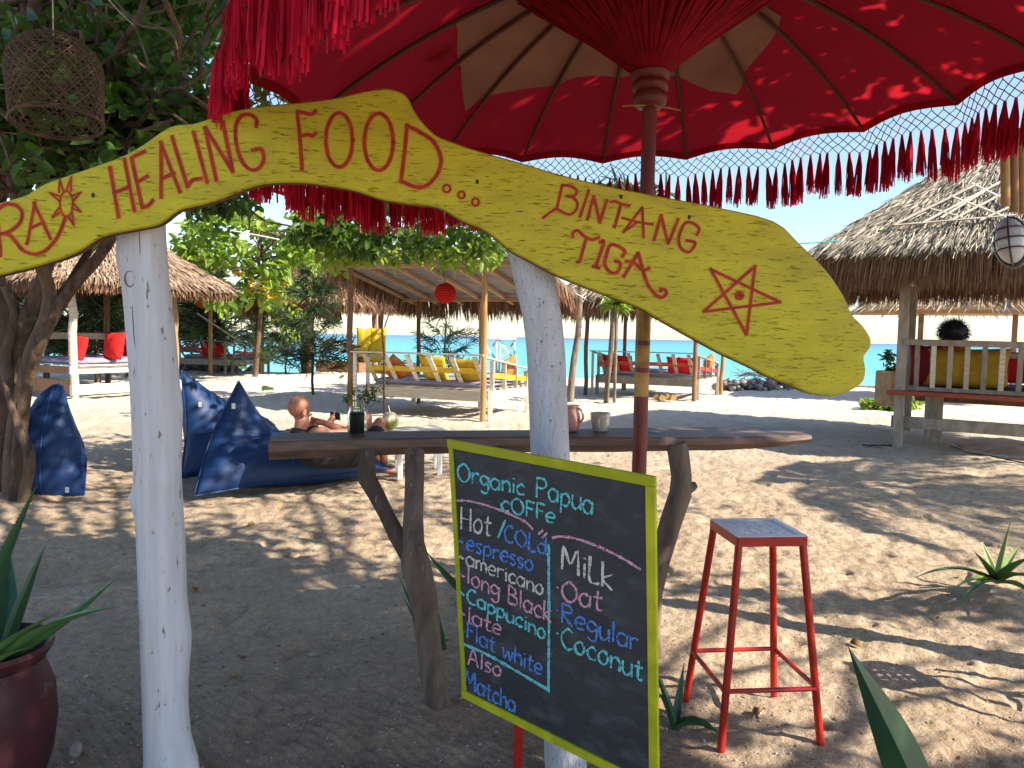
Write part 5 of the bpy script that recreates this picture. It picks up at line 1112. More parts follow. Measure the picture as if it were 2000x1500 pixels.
# --- farther pavilion right (eave and posts behind)
p4 = on(1792, 748); a4, b4 = axes(20); P4 = lambda s, d, z: p4*[1, 1, 0]+b4*s+a4*d+Z*z
p4 = at(1792, 760, 19.5); p4[2] = 0
f4 = thing('thatched_shelter', 'farther shelter with pale thatch and brown posts seen through the right pavilion', 'shelter', p4*np.array([1, 1, 0]))
for s, d in ((0, 0), (2.75, 0), (0, 2.6), (2.75, 2.6)):
    m = MB(); m.beam(P4(s, d, -.2), P4(s, d, 2.5), .12, .12, up=a4); m.build('post', MT['wood_brown'], f4)
m = MB(); m.beam(P4(-1.2, -.1, 2.36), P4(3.6, -.1, 2.36), .1, .12); m.build('beam', MT['wood_raw'], f4)
E = [P4(-1.4, -.9, 2.45), P4(4.2, -.9, 2.45), P4(4.2, 3.4, 2.45), P4(-1.4, 3.4, 2.45)]; rg4 = [P4(.8, 1.3, 3.9), P4(2.0, 1.3, 3.9)]
for q in ([E[0], E[1], rg4[1], rg4[0]], [E[2], E[3], rg4[0], rg4[1]], [E[1], E[2], rg4[1]], [E[3], E[0], rg4[0]]):
    slab(q, .08, 'roof_base', f4, MT['wood_raw']); q4 = q if len(q) == 4 else [q[0], q[1], q[2], q[2]]
    thatch_slope(q4, 1800, .4, 'thatch', f4, MT['thatch'], w=.03)
# stone bin / planter and plant beside post
pb = on(1746, 792); m = MB(); m.box(at(1744, 758, 13.2), (.42, .4, .62), (1, .2, 0)); tag(m.build('planter_box', MT['wood_raw'], None, at(1744, 758, 13.2)), 'weathered square wooden planter behind the pavilion post', 'planter')
C = clusters([at(1744, 722, 13.2), at(1735, 700, 13.2)], [(.12, .12, .15)]*2, 60); t = thing('potted_plant', 'thin leafy plant growing from the wooden planter', 'plant', at(1744, 735, 13.2)); leaves('foliage', C, .09, MT['leaf'], t)
m = MB(); m.tube(wob(at(1744, 735, 13.2), at(1735, 690, 13.2), 5, .03), .008, 5); m.build('stem', MT['bark'], t)
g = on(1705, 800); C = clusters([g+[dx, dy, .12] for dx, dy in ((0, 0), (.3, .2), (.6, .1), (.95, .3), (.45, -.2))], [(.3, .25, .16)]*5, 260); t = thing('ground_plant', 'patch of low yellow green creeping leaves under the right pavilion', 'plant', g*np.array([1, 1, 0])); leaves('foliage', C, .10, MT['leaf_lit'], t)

# --- left pavilion
a5, b5 = axes(27.5); p5 = on(145, 780); P5 = lambda s, d, z: p5*[1, 1, 0]-b5*s+a5*d+Z*z
lt5 = thing('thatched_pavilion', 'thatched pavilion at left with white posts and cushioned platform', 'pavilion', p5*np.array([1, 1, 0])); L5, D5 = 2.6, 2.5
for s, d, mt in ((0, 0, 'wood_white'), (0, D5, 'wood_raw'), (L5, 0, 'wood_white'), (L5, D5, 'wood_brown'), (.9, D5+.2, 'wood_brown')):
    m = MB(); m.tube(wob(P5(s, d, -.1), P5(s, d, 2.55), 8, .014), .085 if mt != 'wood_brown' else .07, 10); m.build('post', MT[mt], lt5)
ov = .95; ez = 2.50; E = [P5(-ov, -ov, ez), P5(L5+ov, -ov, ez), P5(L5+ov, D5+ov, ez), P5(-ov, D5+ov, ez)]; rg = [P5(L5/2-.3, D5/2, 4.2), P5(L5/2+.3, D5/2, 4.2)]
for i, q in enumerate(([E[0], E[1], rg[1], rg[0]], [E[2], E[3], rg[0], rg[1]], [E[1], E[2], rg[1]], [E[3], E[0], rg[0]])):
    slab(q, .08, 'roof_base', lt5, MT['thatch_base']); q4 = q if len(q) == 4 else [q[0], q[1], q[2], q[2]]
    thatch_slope(q4, 9000 if i in (0, 3) else 1500, .24, 'thatch', lt5, MT['thatch_left'], w=.022, lift=.09); thatch_slope(q4, 1600, .4, 'thatch_fringe', lt5, MT['thatch_brown'], hang=.22, w=.022)
for q0, q1 in ((P5(-.1, 0, 2.45), P5(L5+.1, 0, 2.45)), (P5(0, -.1, 2.38), P5(0, D5+.1, 2.38))):
    m = MB(); m.beam(q0, q1, .07, .09); m.build('beam', MT['wood_brown'], lt5)
pt = thing('platform_bed', 'low platform bed with lilac mattress under the left thatched pavilion', 'daybed', P5(0, 0, 0), 'pallet wood daybeds on the beach')
def pb_(name, q0, q1, w_, h_, mt='wood_white', up=(0, 0, 1)): m = MB(); m.beam(q0, q1, w_, h_, up=up); m.build(name, MT[mt], pt)
pb_('side_beam', P5(-.02, -.1, .62), P5(-.02, D5, .62), .05, .16); pb_('front_beam', P5(.05, -.02, .62), P5(L5, -.02, .62), .05, .16, 'wood_brown'); pb_('side_beam', P5(-.06, -.1, .20), P5(-.06, D5+.1, .20), .10, .22); pb_('front_beam', P5(.05, 0, .26), P5(L5, 0, .26), .06, .3, 'wood_brown')  # shaded face put into colour: front beams in the darker brown wood
for k in range(8): pb_('deck_board', P5(.02+k*.33, .05, .72), P5(.02+k*.33, D5-.05, .72), .3, .025)
pb_('back_rail', P5(.0, D5+.02, 1.33), P5(L5, D5+.02, 1.33), .04, .20); pb_('back_rail', P5(L5, .1, 1.33), P5(L5, D5, 1.33), .04, .16); pb_('back_post', P5(1.0, D5, .7), P5(1.0, D5, 1.25), .09, .05); pb_('back_post', P5(1.9, D5, .7), P5(1.9, D5, 1.25), .09, .05)
pillow('mattress', [[P5(.06, .08, .79), P5(1.3, .08, .79), P5(L5-.06, .08, .79)], [P5(.06, 1.2, .79), P5(1.3, 1.2, .79), P5(L5-.06, 1.2, .79)], [P5(.06, D5-.08, .79), P5(1.3, D5-.08, .79), P5(L5-.06, D5-.08, .79)]], .075, MT['mattress'], pt, n=14, pinch=.15, pw=8)
for s, d, h, w_, tl, lab in ((.35, .25, .55, .48, -.2, 'bright red cushion left of the white pavilion post'), (.10, .95, .62, .6, .0, 'large bright red cushion right of the white pavilion post'), (1.2, 2.2, .5, .7, .1, 'dark red cushion in the shade at the back of the left platform'), (.55, 2.25, .5, .6, -.4, 'second dark red cushion at the back of the left platform'), (-.02, 2.35, .6, .5, .4, 'red cushion against the rear post right of the white log')):
    cushion(lab, P5(s, d, .83), b5, h, w_, .13, MT['c_red'], lean=.15, tilt=tl, group='cushions on the daybeds')
# --- farther left shelter with orange lantern
p6 = on(412, 724); p6 = at(412, 722, 25.5); p6[2] = .0; a6, b6 = axes(22); P6 = lambda s, d, z: p6*[1, 1, 0]+b6*s+a6*d+Z*z
p6z = at(412, 722, 25.5)[2]
l6 = thing('thatched_shelter', 'far left shelter with orange lantern and sloping rafters', 'shelter', p6*np.array([1, 1, 0]))
for s, d, mt in ((0, 0, 'bamboo'), (2.2, 0, 'wood_brown'), (0, 2.3, 'wood_brown'), (2.2, 2.3, 'wood_brown'), (-1.6, 1.6, 'wood_brown')):
    m = MB(); m.tube(wob(P6(s, d, p6z-.15), P6(s, d, 3.05 if d < 1 else 2.6), 6, .01), .075, 8); m.build('post', MT[mt], l6)
E1, E2, E3, E4 = P6(-2.6, -.5, 3.15), P6(3.0, -.5, 2.7), P6(3.2, 3.0, 2.45), P6(-2.6, 3.0, 2.9)
slab([E1, E2, E3, E4], .05, 'roof_base', l6, MT['tarp'])
for k in range(7):
    q0 = E1+(E2-E1)*k/6; q1 = E4+(E3-E4)*k/6; m = MB(); m.beam(q0-Z*.09, q1-Z*.09, .06, .08); m.build('rafter', MT['wood_raw'], l6)
m = MB(); m.beam(P6(1.6, -.45, 2.62), P6(3.6, -.45, 2.5), .1, .10); m.build('beam', MT['paint_brown_red'], l6)
thatch_slope([E1+Z*.1, E2+Z*.1, E3+Z*.2, E4+Z*.2], 3000, .4, 'thatch', l6, MT['thatch'], w=.03); thatch_slope([E2, E3, E4, E1], 900, .4, 'thatch_fringe', l6, MT['thatch_brown'], hang=.45, w=.03); thatch_slope([E4, E3, E2, E1], 1300, .4, 'thatch_fringe', l6, MT['thatch_brown'], hang=.55, w=.03); thatch_slope([P6(1.7, -.3, 2.6), P6(3.6, -.3, 2.5), P6(3.6, .5, 3), P6(1.7, .5, 3)], 700, .4, 'thatch_fringe', l6, MT['thatch_brown'], hang=.6, w=.03)
lc = at(400, 585, 25.2); lantern(lc, .34, MT['lantern_o'], 'round orange paper lantern in the far left shelter', lc+Z*.7)
daybed(P6(.35, .3, 0)+[0, 0, 0], 22, 2.5, 2.2, 6, 'wood_grey', 'far daybed with red slats and rail beside the orange lantern', rail='paint_red', lean=.5)
for s in (.5, 1.1): cushion('dark red striped cushion on the far left daybed, %s' % ('right' if s < 1 else 'middle'), P6(.35-s, .65, .6), b6, .5, .5, .12, MT['c_red'], lean=-.2, group='cushions on the daybeds')
m = MB(); m.tube([at(385, 612, 25), at(470, 668, 24.5), at(505, 675, 24.2)], .03, 6); tag(m.build('hammock_rope', MT['rope'], None, at(385, 612, 25)), 'pale rope slung down from the far left shelter post', 'rope')
# --- mid left shelter behind the almond tree
p7 = at(606, 760, 24.5); p7[2] = 0; a7, b7 = axes(18); P7 = lambda s, d, z: p7*[1, 1, 0]+b7*s+a7*d+Z*z
l7 = thing('thatched_shelter', 'thatched shelter behind the sunlit almond tree with a dark low bench', 'shelter', p7*np.array([1, 1, 0]))
for s, d in ((0, 0), (1.55, 1.5), (1.3, 2.4), (-1.6, 2.0)):
    m = MB(); m.tube(wob(P7(s, d, -.1), P7(s, d, 2.6), 6, .01), .09, 9); m.build('post', MT['wood_brown'], l7)
E = [P7(-2.6, -.7, 2.55), P7(1.7, -.7, 2.55), P7(2.2, 3.0, 2.55), P7(-2.6, 3.0, 2.55)]; rg = [P7(-1.1, 1.2, 4.2), P7(.3, 1.2, 4.2)]
for q in ([E[0], E[1], rg[1], rg[0]], [E[2], E[3], rg[0], rg[1]], [E[1], E[2], rg[1]], [E[3], E[0], rg[0]]):
    slab(q, .08, 'roof_base', l7, MT['thatch_base']); q4 = q if len(q) == 4 else [q[0], q[1], q[2], q[2]]
    thatch_slope(q4, 2600, .4, 'thatch', l7, MT['thatch_brown'], w=.028); thatch_slope(q4, 1100, .4, 'thatch_fringe', l7, MT['thatch_brown'], hang=.35, w=.026)
m = MB(); m.beam(P7(-2.4, -.6, 2.45), P7(1.6, -.6, 2.45), .1, .1); m.build('beam', MT['wood_raw'], l7)
bt = thing('low_bench', 'dark wooden box bench beside the young casuarina in front of the sea', 'bench', P7(.4, .2, 0))
for z, mt in ((.42, 'wood_brown'), (.98, 'wood_grey'), (1.13, 'wood_grey')):
    m = MB(); m.beam(P7(.3, .1, z), P7(1.9, .1, z), .06 if z > .5 else .5, .10 if z > .5 else .34); m.build('board', MT[mt], bt)
for s in (.35, 1.8):
    m = MB(); m.beam(P7(s, .12, -.05), P7(s, .12, 1.1), .07, .07); m.build('leg', MT['wood_brown'], bt)
for px, w_ in ((712, 1), (738, 1)):
    q = at(px, 700, 19.5); cushion('yellow cushion standing %s of the brown shelter post' % ('just right' if px < 720 else 'farther right'), q-Z*.1, (1, 0, 0), .9, .42, .08, MT['c_yellow'], lean=0, group='cushions on the daybeds')
# --- two white beach chairs near the water
for px, lab in ((955, 'left'), (990, 'right')):
    c = at(px, 712, 22.5); c[2] = 0; t = thing('beach_chair', f'{lab} of two white wooden lounge chairs facing the sea', 'chair', c, 'white lounge chairs facing the sea')
    for dx in (-.24, .24):
        m = MB(); m.beam(c+[dx, 0, -.05], c+[dx*.9, -.12, 1.42], .07, .06); m.build('back_post', MT['white'], t); m = MB(); m.beam(c+[dx, 0, .45], c+[dx, .8, .40], .06, .08); m.build('arm', MT['white'], t); m = MB(); m.beam(c+[dx, .78, -.1], c+[dx, .78, .42], .06, .06); m.build('leg', MT['white'], t)
    for dx, dx2 in ((-.22, .22), (.22, -.22)):
        m = MB(); m.beam(c+[dx, -.10-.004*dx, 1.36], c+[dx2, -.045-.03*dx, .80], .03, .06); m.build('cross_slat', MT['white'], t)
    m = MB(); m.beam(c+[-.28, -.14, 1.44], c+[.28, -.14, 1.44], .08, .08); m.build('top_rail', MT['white'], t); m = MB(); m.box(c+[0, .4, .38], (.5, .75, .04)); m.build('seat', MT['white'], t)

# ------------------------------------------------------------------ trees
def big_left_tree():
    base = np.array([-4.35, 6.35, 0]); t = thing('shade_tree', 'dark many stemmed tree at far left with tangled branches and broad leaves', 'tree', base)
    tr = [([(20, 985, 6.3), (25, 860, 6.3), (45, 760, 6.2), (62, 690, 6.2), (90, 620, 6.1), (96, 570, 6.1), (80, 520, 6.0), (55, 470, 5.9), (30, 380, 5.8), (10, 250, 5.7)], 34, 24),
          ([(10, 985, 6.4), (8, 880, 6.4), (15, 760, 6.4), (32, 680, 6.4), (60, 600, 6.3), (85, 540, 6.3), (110, 470, 6.2), (150, 400, 6.1), (240, 300, 6.0), (330, 215, 5.9), (400, 190, 5.8)], 40, 18),
          ([(30, 960, 6.2), (40, 850, 6.2), (50, 760, 6.2), (75, 680, 6.1), (108, 610, 6.1), (150, 550, 6.0), (190, 505, 6.0), (222, 455, 5.9), (260, 380, 5.8), (330, 300, 5.8), (420, 260, 5.7)], 30, 20),
          ([(22, 970, 6.35), (30, 800, 6.5), (70, 640, 6.5), (130, 560, 6.4), (175, 490, 6.4), (215, 450, 6.3), (300, 330, 6.2), (350, 270, 6.2)], 20, 12),
          ([(-5, 985, 6.5), (-12, 800, 6.5), (5, 650, 6.5), (-8, 540, 6.4), (-10, 420, 6.2), (30, 260, 6.0), (60, 80, 5.8), (75, -60, 5.6)], 44, 26),
          ([(40, 985, 6.1), (58, 900, 6.1), (40, 840, 6.15), (22, 780, 6.2), (10, 700, 6.3), (30, 620, 6.3), (10, 560, 6.3)], 24, 20),
          ([(55, 975, 6.15), (52, 930, 6.1), (58, 880, 6.1), (48, 840, 6.15)], 18, 10)]
    for P, w0, w1 in tr:
        m = MB(); Q = [at(x, y, Y) for x, y, Y in P]; Q[0][2] = -.02; R_ = [w*.86*Y/FPX/2 for w, (_, _, Y) in zip(np.linspace(w0, w1, len(P)), P)]
        q = []; rr = []
        for i in range(len(Q)*4-3):
            q.append(cr_interp(Q, i/(len(Q)*4-4))); rr.append(np.interp(i/4, range(len(Q)), R_))
        m.tube(q, rr, 12, noise=.04); m.build('trunk', MT['bark'], t)
    tips = []
    src = [(240, 300, 6.0), (75, 150, 5.8), (150, 400, 6.1), (330, 215, 5.9), (55, 470, 5.9), (30, 260, 6.), (330, 300, 5.8), (110, 470, 6.2), (420, 260, 5.7), (10, 250, 5.7), (60, 80, 5.8)]
    for k in range(96):
        s = random.choice(src); e_ = (random.uniform(-140, 470), random.uniform(-120, 390), random.uniform(4.8, 6.9))
        P = wob(at(*s), at(*e_), 8, .10, random.uniform(-.15, .25)); r0 = random.uniform(.012, .042); m = MB(); m.tube(P, np.linspace(r0, r0*.3, 8), 6, noise=.08); m.build('branch', MT['bark'], t); tips += [P[4], P[6], P[7]]
    # long limb reaching right over the gap
    for P in ([(222, 455, 5.9), (300, 340, 6.1), (420, 330, 6.6), (560, 380, 7.2), (700, 400, 7.8), (850, 420, 8.4), (960, 450, 8.8)], [(420, 330, 6.6), (500, 420, 7.0), (560, 440, 7.3), (640, 450, 7.6)], [(480, 370, 6.9), (486, 400, 6.9), (487, 450, 6.9)], [(700, 400, 7.8), (780, 460, 8.0), (860, 490, 8.1)]):
        m = MB(); Q = [at(*p) for p in P]; q = [cr_interp(Q, i/20) for i in range(21)]; m.tube(q, np.linspace(.035 if len(P) > 5 else .014, .007, 21), 7, noise=.06); m.build('branch', MT['bark'], t)
    # dense crown in mass
    cs = [at(random.uniform(-160, 450), random.uniform(-200, 350), random.uniform(6.9, 9.8)) for _ in range(170)]+tips[::9]
    C = clusters(cs, [(.5, .5, .38)]*len(cs), 66)
    # keep the crown above the sight line of the open sand
    leaves('crown', C, .13, MT['leaf'], t, flat=.5, droop=.15)
    cs = [at(random.uniform(-420, 480), random.uniform(-500, 120), random.uniform(8, 13)) for _ in range(110)]
    leaves('crown', clusters(cs, [(.8, .9, .6)]*110, 60), .22, MT['leaf'], t, flat=.5, droop=.15)
    # hanging sprays behind the fringe
    cs = [at(x, y, Y) for x, y, Y in [(random.uniform(500, 980), 0, 0) for _ in range(0)]]
    for _ in range(62):
        x = random.uniform(600, 985); y = random.uniform(390, 500); cs.append(at(x, y-10, random.uniform(6.9, 9.0)))
    cs2 = cs[-62:]
    leaves('crown', clusters(cs2, [(.24, .3, .13)]*62, 30), .105, MT['leaf'], t, flat=.3, droop=.5)
    cs3 = [at(random.uniform(640, 960), random.uniform(455, 520), random.uniform(7.2, 8.6)) for _ in range(46)]
    leaves('crown', clusters(cs3, [(.22, .25, .12)]*46, 26), .09, MT['leaf_lit'], t, flat=.3, droop=.6)  # sunlight on the lower sprays is put into this paler leaf colour
    cs4 = [at(random.uniform(345, 520), random.uniform(380, 420), random.uniform(6.5, 7.5)) for _ in range(12)]
    leaves('crown', clusters(cs4, [(.2, .2, .12)]*12, 22), .09, MT['leaf'], t, flat=.3, droop=.5)
    # nearest big leaves, one object each
    C = []; D = []
    for cx, cy, rx, ry, Y, k in ((330, 30, 70, 50, 3.2, 46), (430, 20, 60, 50, 3.0, 34), (290, 110, 90, 45, 3.6, 50), (240, 95, 45, 25, 3.5, 14), (330, 130, 40, 40, 3.4, 18), (100, 30, 130, 40, 4.2, 24)):
        for _ in range(k):
            C.append(at(random.gauss(cx, rx*.55), random.gauss(cy, ry*.55), Y+random.gauss(0, .25))); D.append((random.gauss(0, .6), random.gauss(0, .5), -random.uniform(.2, 1.3)))
    single_leaves(C, D, .125, MT['leaf'], t)
    m = MB()
    for q in (((180, -60, 5.), (260, 40, 3.9), (330, 60, 3.3), (350, 120, 3.4)), ((420, -60, 4.), (440, 0, 3.1), (400, 60, 3.1)), ((260, 40, 3.9), (290, 130, 3.6), (250, 105, 3.5))):
        m = MB(); m.tube([cr_interp([at(*p) for p in q], i/12) for i in range(13)], .006, 5); m.build('branch', MT['bark'], t)
    return t
big_left_tree()
def almond():
    b = on(497, 748); t = thing('almond_tree', 'young sea almond tree with sunlit yellow green and orange leaves behind the bean bags', 'tree', b*np.array([1, 1, 0])); Y = b[1]
    m = MB(); P = [b-[0, 0, .1], at(503, 680, Y), at(508, 620, Y), at(512, 560, Y), at(505, 500, Y), at(515, 440, Y)]; m.tube([cr_interp(P, i/16) for i in range(17)], np.linspace(.085, .04, 17), 9); m.build('trunk', MT['bark'], t)
    cs = []
    for x, y, in [(random.uniform(350, 640), random.uniform(415, 590)) for _ in range(75)]:
        if (x-500)**2/160**2+(y-500)**2/105**2 < 1.05: cs.append(at(x, y, Y+random.uniform(-2.0, 2.0)))
    for c in cs[::3]:
        m = MB(); m.tube(wob(P[3]+(P[5]-P[3])*random.random(), c, 6, .08, .1), np.linspace(.03, .008, 6), 5); m.build('limb', MT['bark'], t)
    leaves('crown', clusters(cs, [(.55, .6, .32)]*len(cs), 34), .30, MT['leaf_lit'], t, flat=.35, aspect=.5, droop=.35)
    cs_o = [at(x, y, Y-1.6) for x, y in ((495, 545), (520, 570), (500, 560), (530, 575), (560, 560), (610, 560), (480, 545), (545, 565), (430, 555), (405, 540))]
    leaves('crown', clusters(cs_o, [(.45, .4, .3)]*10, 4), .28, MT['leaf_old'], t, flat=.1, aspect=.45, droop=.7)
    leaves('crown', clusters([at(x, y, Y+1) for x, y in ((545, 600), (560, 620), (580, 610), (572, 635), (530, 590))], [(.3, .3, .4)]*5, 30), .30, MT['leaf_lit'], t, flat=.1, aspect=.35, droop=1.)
almond()
def casuarina(base, h, w, label, n=1400, trunk_r=.035, name='casuarina_sapling', lo=.15, dens=1.):
    base = np.array(base, float); base[2] = fl(base[0], base[1]); t = thing(name, label, 'tree', base); m = MB(); P = wob(base-[0, 0, .05], base+[0, 0, h], 8, .03); m.tube(P, np.linspace(trunk_r, .008, 8), 7); m.build('trunk', MT['bark'], t)
    C0 = []; D = []; m = MB()
    for k in range(int(46*dens)):
        u = lo+(1-lo)*random.random(); p = base+[0, 0, h*u]; an = random.uniform(0, 6.28); L = w*(1.15-u)*random.uniform(.6, 1.1); e_ = p+np.array([math.cos(an)*L, math.sin(an)*L, L*random.uniform(.1, .6)])
        Q = wob(p, e_, 5, .03, -.03); m.tube(Q, .006, 4)
        q = int(n/46)
        for _ in range(q): C0.append(Q[0]+(Q[-1]-Q[0])*random.uniform(.2, 1.05)+RNG.normal(size=3)*.02); D.append((Q[-1]-Q[0])/L+RNG.normal(size=3)*.6)
    m.build('branch', MT['bark'], t); C0 = np.array(C0); D = np.array(D); k = len(C0)
    V, F = leaf_arrays(C0, D, RNG.uniform(.12, .30, k)*(w/1.2+.3), np.full(k, .016 if trunk_r < .08 else .022)*(.55 if trunk_r < .08 else 1)); o = qmesh('crown', V, F, MT['pine'], t, var=np.repeat(RNG.random(k), 6)); o['kind'] = 'stuff'
casuarina(on(612, 778), 2.75, 1.25, 'feathery young casuarina between the almond tree and the centre shelter', 2600)
casuarina(on(560, 736), 2.2, 1.0, 'small casuarina sapling on a sand mound by the water', 3200)
casuarina(on(500, 742)+[.3, -.8, 0], 1.7, .8, 'low casuarina sapling just right of the almond trunk', 1800)
casuarina(at(868, 735, 20.), 2.6, 1.2, 'dark spindly casuarina behind the centre daybed', 2200, dens=.5)
casuarina(at(400, 705, 29), 4.3, 2.4, 'dark twisted casuarina near the far left shelter', 5200, .13)
casuarina(at(345, 700, 30), 3.9, 2.6, 'dark casuarina tree behind the left white post', 5200, .13)
for i, (px, Y, h, lab) in enumerate(((90, 22, 4.6, 'leftmost evergreen behind the left pavilion'), (190, 21, 4.2, 'bushy evergreen between the left pavilion posts'), (250, 24, 4.8, 'tall evergreen right of the left pavilion posts'))):
    casuarina(at(px, 720, Y)*np.array([1, 1, 0]), h, 2.2, lab, 5200, .09, 'evergreen_tree', dens=1.2)
g = on(745, 800); sp = at(752, 735, 12.3); t = thing('leafy_sapling', 'bare dark stem with a few round leaves in front of the centre daybed', 'tree', on(750, 815)*np.array([1, 1, 0]))
m = MB(); Y = 11.8; m.tube([at(752, 830, Y), at(750, 760, Y), at(751, 700, Y), at(746, 640, Y), at(750, 600, Y), at(748, 575, Y)], [.022, .02, .018, .016, .012, .008], 7); m.tube([at(751, 640, Y), at(760, 612, Y)], .012, 6); m.build('trunk', MT['bark'], t)
single_leaves([at(x, y, Y) for x, y in ((770, 620), (775, 628), (765, 640), (775, 645), (740, 655), (745, 668), (760, 668), (738, 590), (770, 592), (740, 585), (765, 655), (755, 600))], [(random.gauss(.6, .5), -.4, random.gauss(0, .5)) for _ in range(12)], .19, MT['leaf'], t, aspect=.55)
# unseen tree added outside the frame at right, leaf blobs placed to block the sun
def unseen_shade_tree():
    b = np.array([4.6, -.9, 0]); t = thing('added_shade_tree', 'unseen tree added beyond the right edge, its crown shaped to shade the sand and signs', 'tree', b)
    m = MB(); m.tube([cr_interp([b-[0, 0, .1], b+[.15, .1, 1.3], b+[-.1, .3, 2.6], b+[-.3, .6, 3.6]], i/12) for i in range(13)], np.linspace(.19, .12, 13), 12, noise=.03); m.build('trunk', MT['bark'], t); top = b+[-.3, .6, 3.5]
    C = []; sh = []
    def blob(x, y, z, h, rx, ry, n):
        tt = (h-z)/SUN[2]; c = np.array([x, y, z])+SUN*tt; sh.append(c); p = RNG.normal(size=(n, 3))*np.array([rx, ry, .18])*.62; C.append(c+p)
    for x, y, z, rx, ry, n in (
        (.30, 2.0, .9, .55, .45, 420), (.0, 2.3, .6, .5, .5, 420), (.9, 2.4, 1.5, .55, .4, 420), (.55, 2.4, 1.2, .5, .4, 380), (1.25, 2.45, 1.35, .45, .35, 260),      # signs
        (.0, 2.9, .0, .6, .5, 300), (-.7, 2.7, 0, .6, .5, 210), (-1.3, 2.4, 0, .7, .5, 200), (-1.9, 2.2, 0, .7, .6, 180), (-1.25, 2.2, 1.65, .55, .4, 330), (-1.75, 2.2, 1.3, .5, .4, 220), (.35, 2.5, 0, .3, .5, 200),               # foreground ground
        (-.6, 3.2, 1.0, .5, .35, 260), (.3, 3.35, 1.0, .5, .3, 240), (1.1, 3.45, 1.0, .45, .25, 180), (-.5, 3.6, 0, .7, .4, 260), (-1.5, 3.4, 0, .7, .4, 220),      # table
        (.3, 2.6, 2.7, .9, .7, 900), (.9, 3.1, 2.7, .6, .5, 300), (-.1, 3.3, 2.7, .7, .5, 560), (.9, 2.0, 2.7, .7, .5, 500), (.5, 3.7, 2.55, .7, .35, 330), (1.5, 2.7, 2.6, .4, .5, 150), (1.2, 3.5, 2.5, .4, .3, 60),
        (2.1, 2.35, 0, .7, .28, 300), (1.4, 2.25, 0, .5, .28, 260), (2.8, 2.5, 0, .6, .3, 250), (2.9, 4.05, 0, .6, .16, 200), (2.0, 4.2, 0, .5, .13, 150), (1.4, 4.35, 0, .4, .10, 90), (3.5, 3.95, 0, .5, .2, 160),
        (-.6, 4.6, 0, 1.2, .35, 150), (-1.8, 4.2, 0, .9, .45, 220), (.6, 4.7, 0, .8, .12, 70)):
        blob(x, y, z, random.uniform(3.7, 4.3), rx, ry, n)
    for x, y, z, rx, ry, n in ((-2.2, 6.9, .5, .7, .6, 330), (-1.4, 7.2, .5, .5, .5, 220), (-2.9, 7.3, .5, .5, .5, 200), (-4.1, 6.6, .5, .5, .5, 220), (-3.4, 6.3, .2, .6, .6, 230), (-2.0, 5.6, 0, 1.3, .3, 190), (-.5, 6.3, 0, 1.2, .35, 170), (.8, 6.6, 0, 1.0, .3, 120), (-2.5, 8.8, 0, 1.4, .6, 330), (-.5, 8.7, 0, 1.3, .5, 260), (-1.3, 8.0, 0, .9, .3, 170), (-5.5, 9.5, 0, 1.4, .8, 300), (-1.2, 7.5, .6, .35, .35, 90)):
        blob(x, y, z, random.uniform(5.0, 5.6), rx, ry, n)
    for _ in range(50): blob(random.uniform(-5.8, -2.9), random.uniform(4.2, 8.6), random.uniform(1.9, 3.8), random.uniform(5.4, 6.4), .6, .6, 330)  # extra leaf blobs added high up to darken the far left tree
    blob(-1.0, 2.3, .85, 4.0, .4, .35, 200); blob(-1.65, 2.2, 1.75, 4.0, .4, .35, 220)
    for k, c in enumerate(sh):
        m = MB(); m.tube(wob(top, c, 7, .12, .15), np.linspace(.05, .008, 7), 6); m.build('limb', MT['bark'], t)
    C = np.concatenate(C); V_ = C-CAM; dp = V_@Fv; u_ = FPX*(V_@Rv)/np.maximum(dp, .01); v_ = FPX*(V_@Uv)/np.maximum(dp, .01)
    seen = (dp > 0) & (dp < 3.4) & (np.abs(u_) < 1120) & (np.abs(v_) < 870)   # leaves inside the view are dropped so the added crown stays unseen
    leaves('crown', C[~seen], .12, MT['leaf'], t, flat=.5, droop=.1)
    return t
unseen_shade_tree()
def palm_shade():
    b = np.array([10.5, 5.2, 0]); t = thing('palm_tree', 'coconut palm beyond the right edge whose fronds streak the sand with shade', 'tree', b); top = np.array([10.3, 5.0, 5.2])
    m = MB(); m.tube([cr_interp([b-[0, 0, .1], b+[.25, 0, 2], top], i/10) for i in range(11)], np.linspace(.16, .11, 11), 10, noise=.03); m.build('trunk', MT['bark_pale'], t)
    for k in range(13):
        an = 2*math.pi*k/13+random.uniform(-.2, .2); L = random.uniform(2.2, 2.9); d = np.array([math.cos(an), math.sin(an), 0]); P = np.array([top+d*L*s+Z*(.7*s-1.7*s*s) for s in np.linspace(0, 1, 9)])
        m = MB(); m.tube(P, np.linspace(.02, .006, 9), 5); C = []; D = []
        for s in np.linspace(.1, 1, 44):
            p = cr_interp(list(P), s)
            for sg in (-1, 1): C.append(p); D.append(np.cross(d, Z)*sg+d*.5-Z*.45)
        V, F = leaf_arrays(np.array(C), np.array(D), np.full(len(C), .55), np.full(len(C), .04)); m.add(V, [tuple(f) for f in F], .6); m.build('frond', MT['leaf'], t)
palm_shade()

